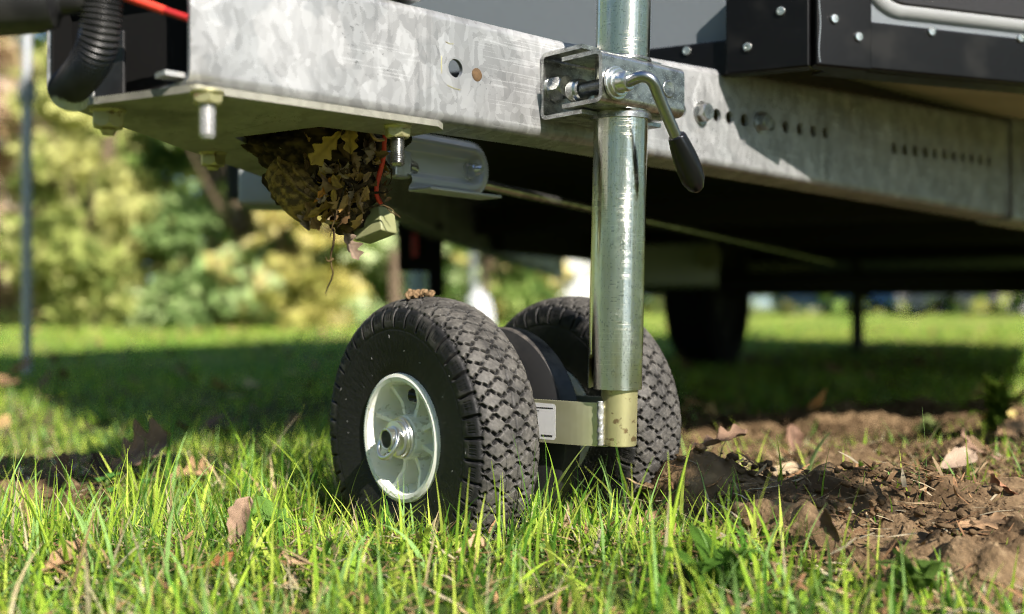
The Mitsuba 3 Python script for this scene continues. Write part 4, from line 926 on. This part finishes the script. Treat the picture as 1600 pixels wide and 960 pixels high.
# ------------------------------------------------------------------ what stands behind
def crown(lobes, n, size, pal, seed):
    r = rng(seed); V, C = [], []
    lobes = np.array(lobes, float); vol = np.prod(lobes[:, 3:], axis=1) ** .67; pick = r.choice(len(lobes), n, p=vol / vol.sum())
    d = r.normal(size=(n, 3)); d /= np.linalg.norm(d, axis=1, keepdims=True); d *= (r.random(n) ** .42)[:, None]
    p = lobes[pick, :3] + d * lobes[pick, 3:]
    keep = meshkit.fbm(p * 1.5, 3, seed) > .40; p = p[keep]; n = len(p)
    a, b = r.normal(size=(n, 3)), r.normal(size=(n, 3)); a /= np.linalg.norm(a, axis=1, keepdims=True); b -= a * (a * b).sum(1, keepdims=True); b /= np.linalg.norm(b, axis=1, keepdims=True)
    s = size * r.uniform(.6, 1.3, (n, 1))
    q = np.stack([p - a * s, p + b * s * .55, p + a * s, p - b * s * .55], 1).reshape(-1, 3)
    f = (np.array([[0, 1, 2], [0, 2, 3]])[None] + (np.arange(n) * 4)[:, None, None]).reshape(-1, 3)
    cl = meshkit.fbm(p * .9, 2, seed + 1); pal = np.array(pal); i = np.clip((cl * 1.6 - .3 + r.normal(0, .16, n)) * len(pal), 0, len(pal) - 1).astype(int)
    c = pal[i] * r.uniform(.75, 1.25, (n, 1)); return trimesh.Trimesh(q, f, process=False), np.repeat(c, 4, 0)
def tree(key, x, y, hgt, rad, pal, seed, label, category='tree', group=None, n=5200, size=.11, low=.15, lob=24):
    r = rng(seed); k = thing(key, label, category, group); z0 = gz(x, y)
    tr = [tube(curve([[x, y, z0 - .1], [x + r.normal(0, .08), y, z0 + hgt * .35], [x + r.normal(0, .2), y, z0 + hgt * .85]], 10), np.linspace(.022 * hgt + .03, .02, 10), 10)]
    for q in range(6):
        a = r.uniform(0, 6.28); zz = z0 + hgt * r.uniform(.2, .6)
        tr.append(tube(curve([[x, y, zz], [x + math.cos(a) * rad * .4, y + math.sin(a) * rad * .4, zz + hgt * .1], [x + math.cos(a) * rad * .85, y + math.sin(a) * rad * .85, zz + hgt * .26]], 7), np.linspace(.009 * hgt + .01, .01, 7), 7))
    add(f'{k}__trunk', cat(tr), 'bark', True)
    L = []
    for q in range(lob):
        f = q / (lob - 1); zz = z0 + hgt * (low + (1 - low) * f * .92); sp = rad * (1 - .55 * f) * r.uniform(.35, .9); a = r.uniform(0, 6.28)
        s = rad * r.uniform(.20, .46) * (1 - .3 * f); L.append((x + math.cos(a) * sp, y + math.sin(a) * sp, zz, s, s, s * .75))
    m, c = crown(L, n, size, pal, seed + 9)
    add(f'{k}__crown', m, 'foliage', False, color=c)
GREEN, YELLOW, OLIVE, PALEG, AUT = [(.09, .16, .045), (.22, .33, .08), (.42, .52, .17)], [(.34, .34, .09), (.62, .57, .19), (.80, .70, .34)], [(.15, .20, .055), (.36, .41, .12), (.58, .58, .23)], [(.26, .38, .14), (.45, .57, .25), (.62, .71, .40)], [(.36, .27, .15), (.60, .46, .28), (.72, .58, .44)]
TREES = [(-7.2, 13.2, 6.5, 1.7, AUT, 'brownish autumn tree at the far left behind the grey pole'), (-5.9, 15.6, 7.5, 1.9, OLIVE, 'olive green tree right of the brownish autumn tree'), (-5.0, 12.4, 3.2, 1.25, OLIVE, 'low olive bush at the lawn edge right of the grey pole'),
         (-4.1, 14.6, 6.8, 1.7, GREEN, 'dark green tree left of the yellow bush'), (-3.2, 12.6, 4.6, 1.35, PALEG, 'pale green young tree in the middle of the tree line'), (-2.5, 11.9, 2.0, 1.0, YELLOW, 'yellow sunlit bush at the lawn edge'),
         (-2.1, 15.0, 6.4, 1.8, OLIVE, 'olive tree behind the yellow bush'), (-1.4, 12.9, 3.2, 1.3, PALEG, 'light green bush under the drawbar nose'), (-.5, 14.4, 5.6, 1.6, GREEN, 'dark green tree behind the near tyre'),
         (-.3, 17.0, 5.5, 1.5, YELLOW, 'yellow green tree seen between tyre and frame beam'), (-1.9, 19.5, 6.5, 1.9, OLIVE, 'tall olive tree showing between the bushes behind the near tyre'), (-8.9, 17.0, 8.0, 2.4, AUT, 'tall russet tree at the far left edge')]
for i, (x, y, h_, rd_, pal, lb) in enumerate(TREES): tree('broadleaf_tree', x, y, h_, rd_, pal, 60 + i, lb, 'tree' if h_ > 3.5 else 'bush', n=8500 if h_ > 4 else 5000, size=.085, low=.03)
# the wood beyond them and round the field
W_ = []; r_ = rng(70)
for q in range(34):
    x = -34 + q * 1.5 + r_.normal(0, .5); y = 23 + r_.uniform(-1, 5) + max(0, x - 1) * 3.6; s = r_.uniform(2.2, 3.2)
    for zz in (1.6, 4.2, 7.2): W_.append((x + r_.normal(0, .6), y, zz, s, s * .7, s))
for q in range(26):
    a = math.radians(150 + q * 11.6); R0 = 30 + r_.uniform(-3, 3)
    if not (math.radians(292) < a < math.radians(330)):
        for zz in (1.8, 5.4, 9.0, 12.5): W_.append((R0 * math.cos(a), R0 * math.sin(a), zz, 4.2, 4.2, 3.0))
m, c = crown(W_, 90000, .30, OLIVE + GREEN + YELLOW[:2], 71)
add('wood', m, 'foliage', False, label='wood closing the field in beyond the tree line', category='wood', kind='stuff', color=c)

k = thing('roadside_shrub', 'loose leafy shrub right of the viewpoint whose shade falls on the soil', 'shrub')
r_ = rng(91); lv, st_ = [], [tube(curve([[1.55, -.25, -.02], [1.5, -.22, .35], [1.42, -.2, .75]], 8), np.linspace(.016, .008, 8), 8)]
for (qx, qy, qr, sd_) in ((.19, 1.02, .060, 1.45), (.60, .90, .09, 1.3), (.75, 1.5, .10, 1.7)):
    c0 = np.array([qx, qy, .02]) + SUN * sd_
    st_.append(tube(curve([[1.45, -.21, .6], (np.array([1.45, -.21, .6]) + c0) / 2 + [0, 0, .05], c0], 8), np.linspace(.007, .002, 8), 6))
    for q in range(int(3400 * qr ** 1.1)):
        lv.append(paddle(c0 + r_.normal(size=3) * qr * .62, r_.uniform(.03, .05), .011, r_.uniform(.2, 1.6), r_.uniform(0, 6.28), np.array((.2, .28, .05)) * r_.uniform(.7, 1.2), q))
add(f'{k}__stem', cat(st_), 'bark', True)
add(f'{k}__foliage', cat([a for a, _ in lv]), 'foliage', True, color=np.clip(np.vstack([c for _, c in lv]), 0, 1))
k = thing('grey_pole', 'slim grey metal pole standing on the lawn at the left edge', 'pole')
pb = on_ground(42, 590); add(f'{k}__shaft', tube([pb - ZUP * .05, pb + ZUP * 1.0, pb + ZUP * 2.4], .0165, 20), 'grey_metal', 30)
add(f'{k}__clamp_collar', lathe([(0, .0166), (0, .028), (.07, .028), (.07, .0166)], pb + ZUP * .93, ZUP, 24, True), 'light_grey_panel', 30)
k = thing('white_bollard', 'round white bollard standing behind the near tyre', 'bollard')
o = on_ground(652, 545); add(k + '__post', lathe([(0, 0), (0, .062), (.50, .060), (.535, .045), (.55, .02), (.552, 0)], o, ZUP, 32), 'pale_tank', 30)
k = thing('marker_post', 'slim pale grey post behind the gap between the two tyres', 'post')
o = on_ground(738, 514.5); add(k + '__shaft', tube([o, o + ZUP * .6, o + ZUP * 1.15], .036, 16), 'grey_panel', 30)
k = thing('plastic_drum', 'white plastic drum leaning by the pale post', 'drum')
o = on_ground(752, 514.5); ld_ = unit([-.12, 0, 1])
add(k + '__body', lathe([(0, 0), (0, .13), (.02, .15), (.22, .15), (.33, .13), (.40, .07), (.41, .04), (.45, .04), (.45, 0)], o, ld_, 32), 'white_paint', 30)
add(k + '__cap', lathe([(0, 0), (0, .045), (.04, .045), (.04, 0)], o + ld_ * .45, ld_, 20), 'grey_metal', 30)

mat('paint_white', base_color=(.75, .75, .76), roughness=.3, clearcoat=.6)
mat('paint_blue', base_color=(.05, .16, .42), roughness=.3, clearcoat=.6)
mat('paint_silver', base_color=(.46, .43, .43), roughness=.35, metallic=.3, clearcoat=.5)
mat('paint_taupe', base_color=(.42, .36, .34), roughness=.35, metallic=.2, clearcoat=.5)
mat('car_glass', base_color=(.03, .035, .04), roughness=.08)
def car(label, x, y, az, paint, L=4.3, hgt=1.48, wd=1.75):
    k = thing('parked_car', label, 'car', None); z0 = gz(x, y); Mx = frame([x, y, z0], [math.cos(az), math.sin(az), 0], [0, 0, 1])
    low = sg.Polygon([(-L / 2, .35), (-L / 2 + .05, .82), (-L / 2 + .35, .92), (L / 2 - 1.0, .94), (L / 2 - .12, .76), (L / 2, .45), (L / 2 - .05, .25), (-L / 2 + .05, .25)]).buffer(-.05).buffer(.05)
    cab = sg.Polygon([(-L / 2 + .25, .9), (-L / 2 + .55, hgt - .1), (-L / 2 + .9, hgt), (.35, hgt), (.75, hgt - .12), (L / 2 - 1.0, .92)]).buffer(-.06).buffer(.06)
    side = np.eye(4); side[:3, 0], side[:3, 1], side[:3, 2] = [1, 0, 0], [0, 0, 1], [0, -1, 0]
    def ex(p, w): m = extrude(p, w); m.apply_translation([0, 0, -w / 2]); return xform(xform(m, side), Mx)
    add(f'{k}__body', ex(low, wd), paint, 25); add(f'{k}__cabin', ex(cab, wd - .22), paint, 25)
    add(f'{k}__window', ex(cab.buffer(-.09), wd - .20), 'car_glass', 25)
    for sx in (-1, 1):
        for sy in (-1, 1):
            c0 = (Mx @ np.array([sx * L * .31, sy * (wd / 2 - .1), .31, 1]))[:3]
            wk_ = add(f'{k}__wheel', lathe([(-.1, 0), (-.1, .26), (-.07, .31), (.07, .31), (.1, .26), (.1, 0)], c0, Mx[:3, 1], 28), 'dark_steel', 40)
    for sy in (-1, 1): add(f'{k}__headlight', xform(rbox(.08, .32, .14, .02), Mx @ trimesh.transformations.translation_matrix([L / 2 - .07, sy * .6, .66])), 'light_grey_panel', 30)
car('white car parked far behind between tyre and tube', 1.85, 31.0, 1.35, 'paint_white')
car('blue and white car parked far off left of the thin leg', 9.9, 33.0, 1.9, 'paint_blue', 4.0)
car('silver grey car parked far off right of the thin leg', 12.2, 34.0, .1, 'paint_silver', 4.5, 1.9)
car('taupe van parked far off at the right edge', 16.9, 35.0, .15, 'paint_taupe', 5.2, 2.2)
mat('asphalt', base_color=proc(lambda p, n, uv: mix((.30, .265, .26), (.38, .33, .32), fbm(p.x, p.y, 0, 3))), roughness=.9)
Xr, Yr = np.meshgrid(np.linspace(6, 70, 60), np.linspace(31.5, 48, 14)); add('road', grid_mesh(Xr, Yr, gh(Xr, Yr) + .12), 'asphalt', True, kind='structure')
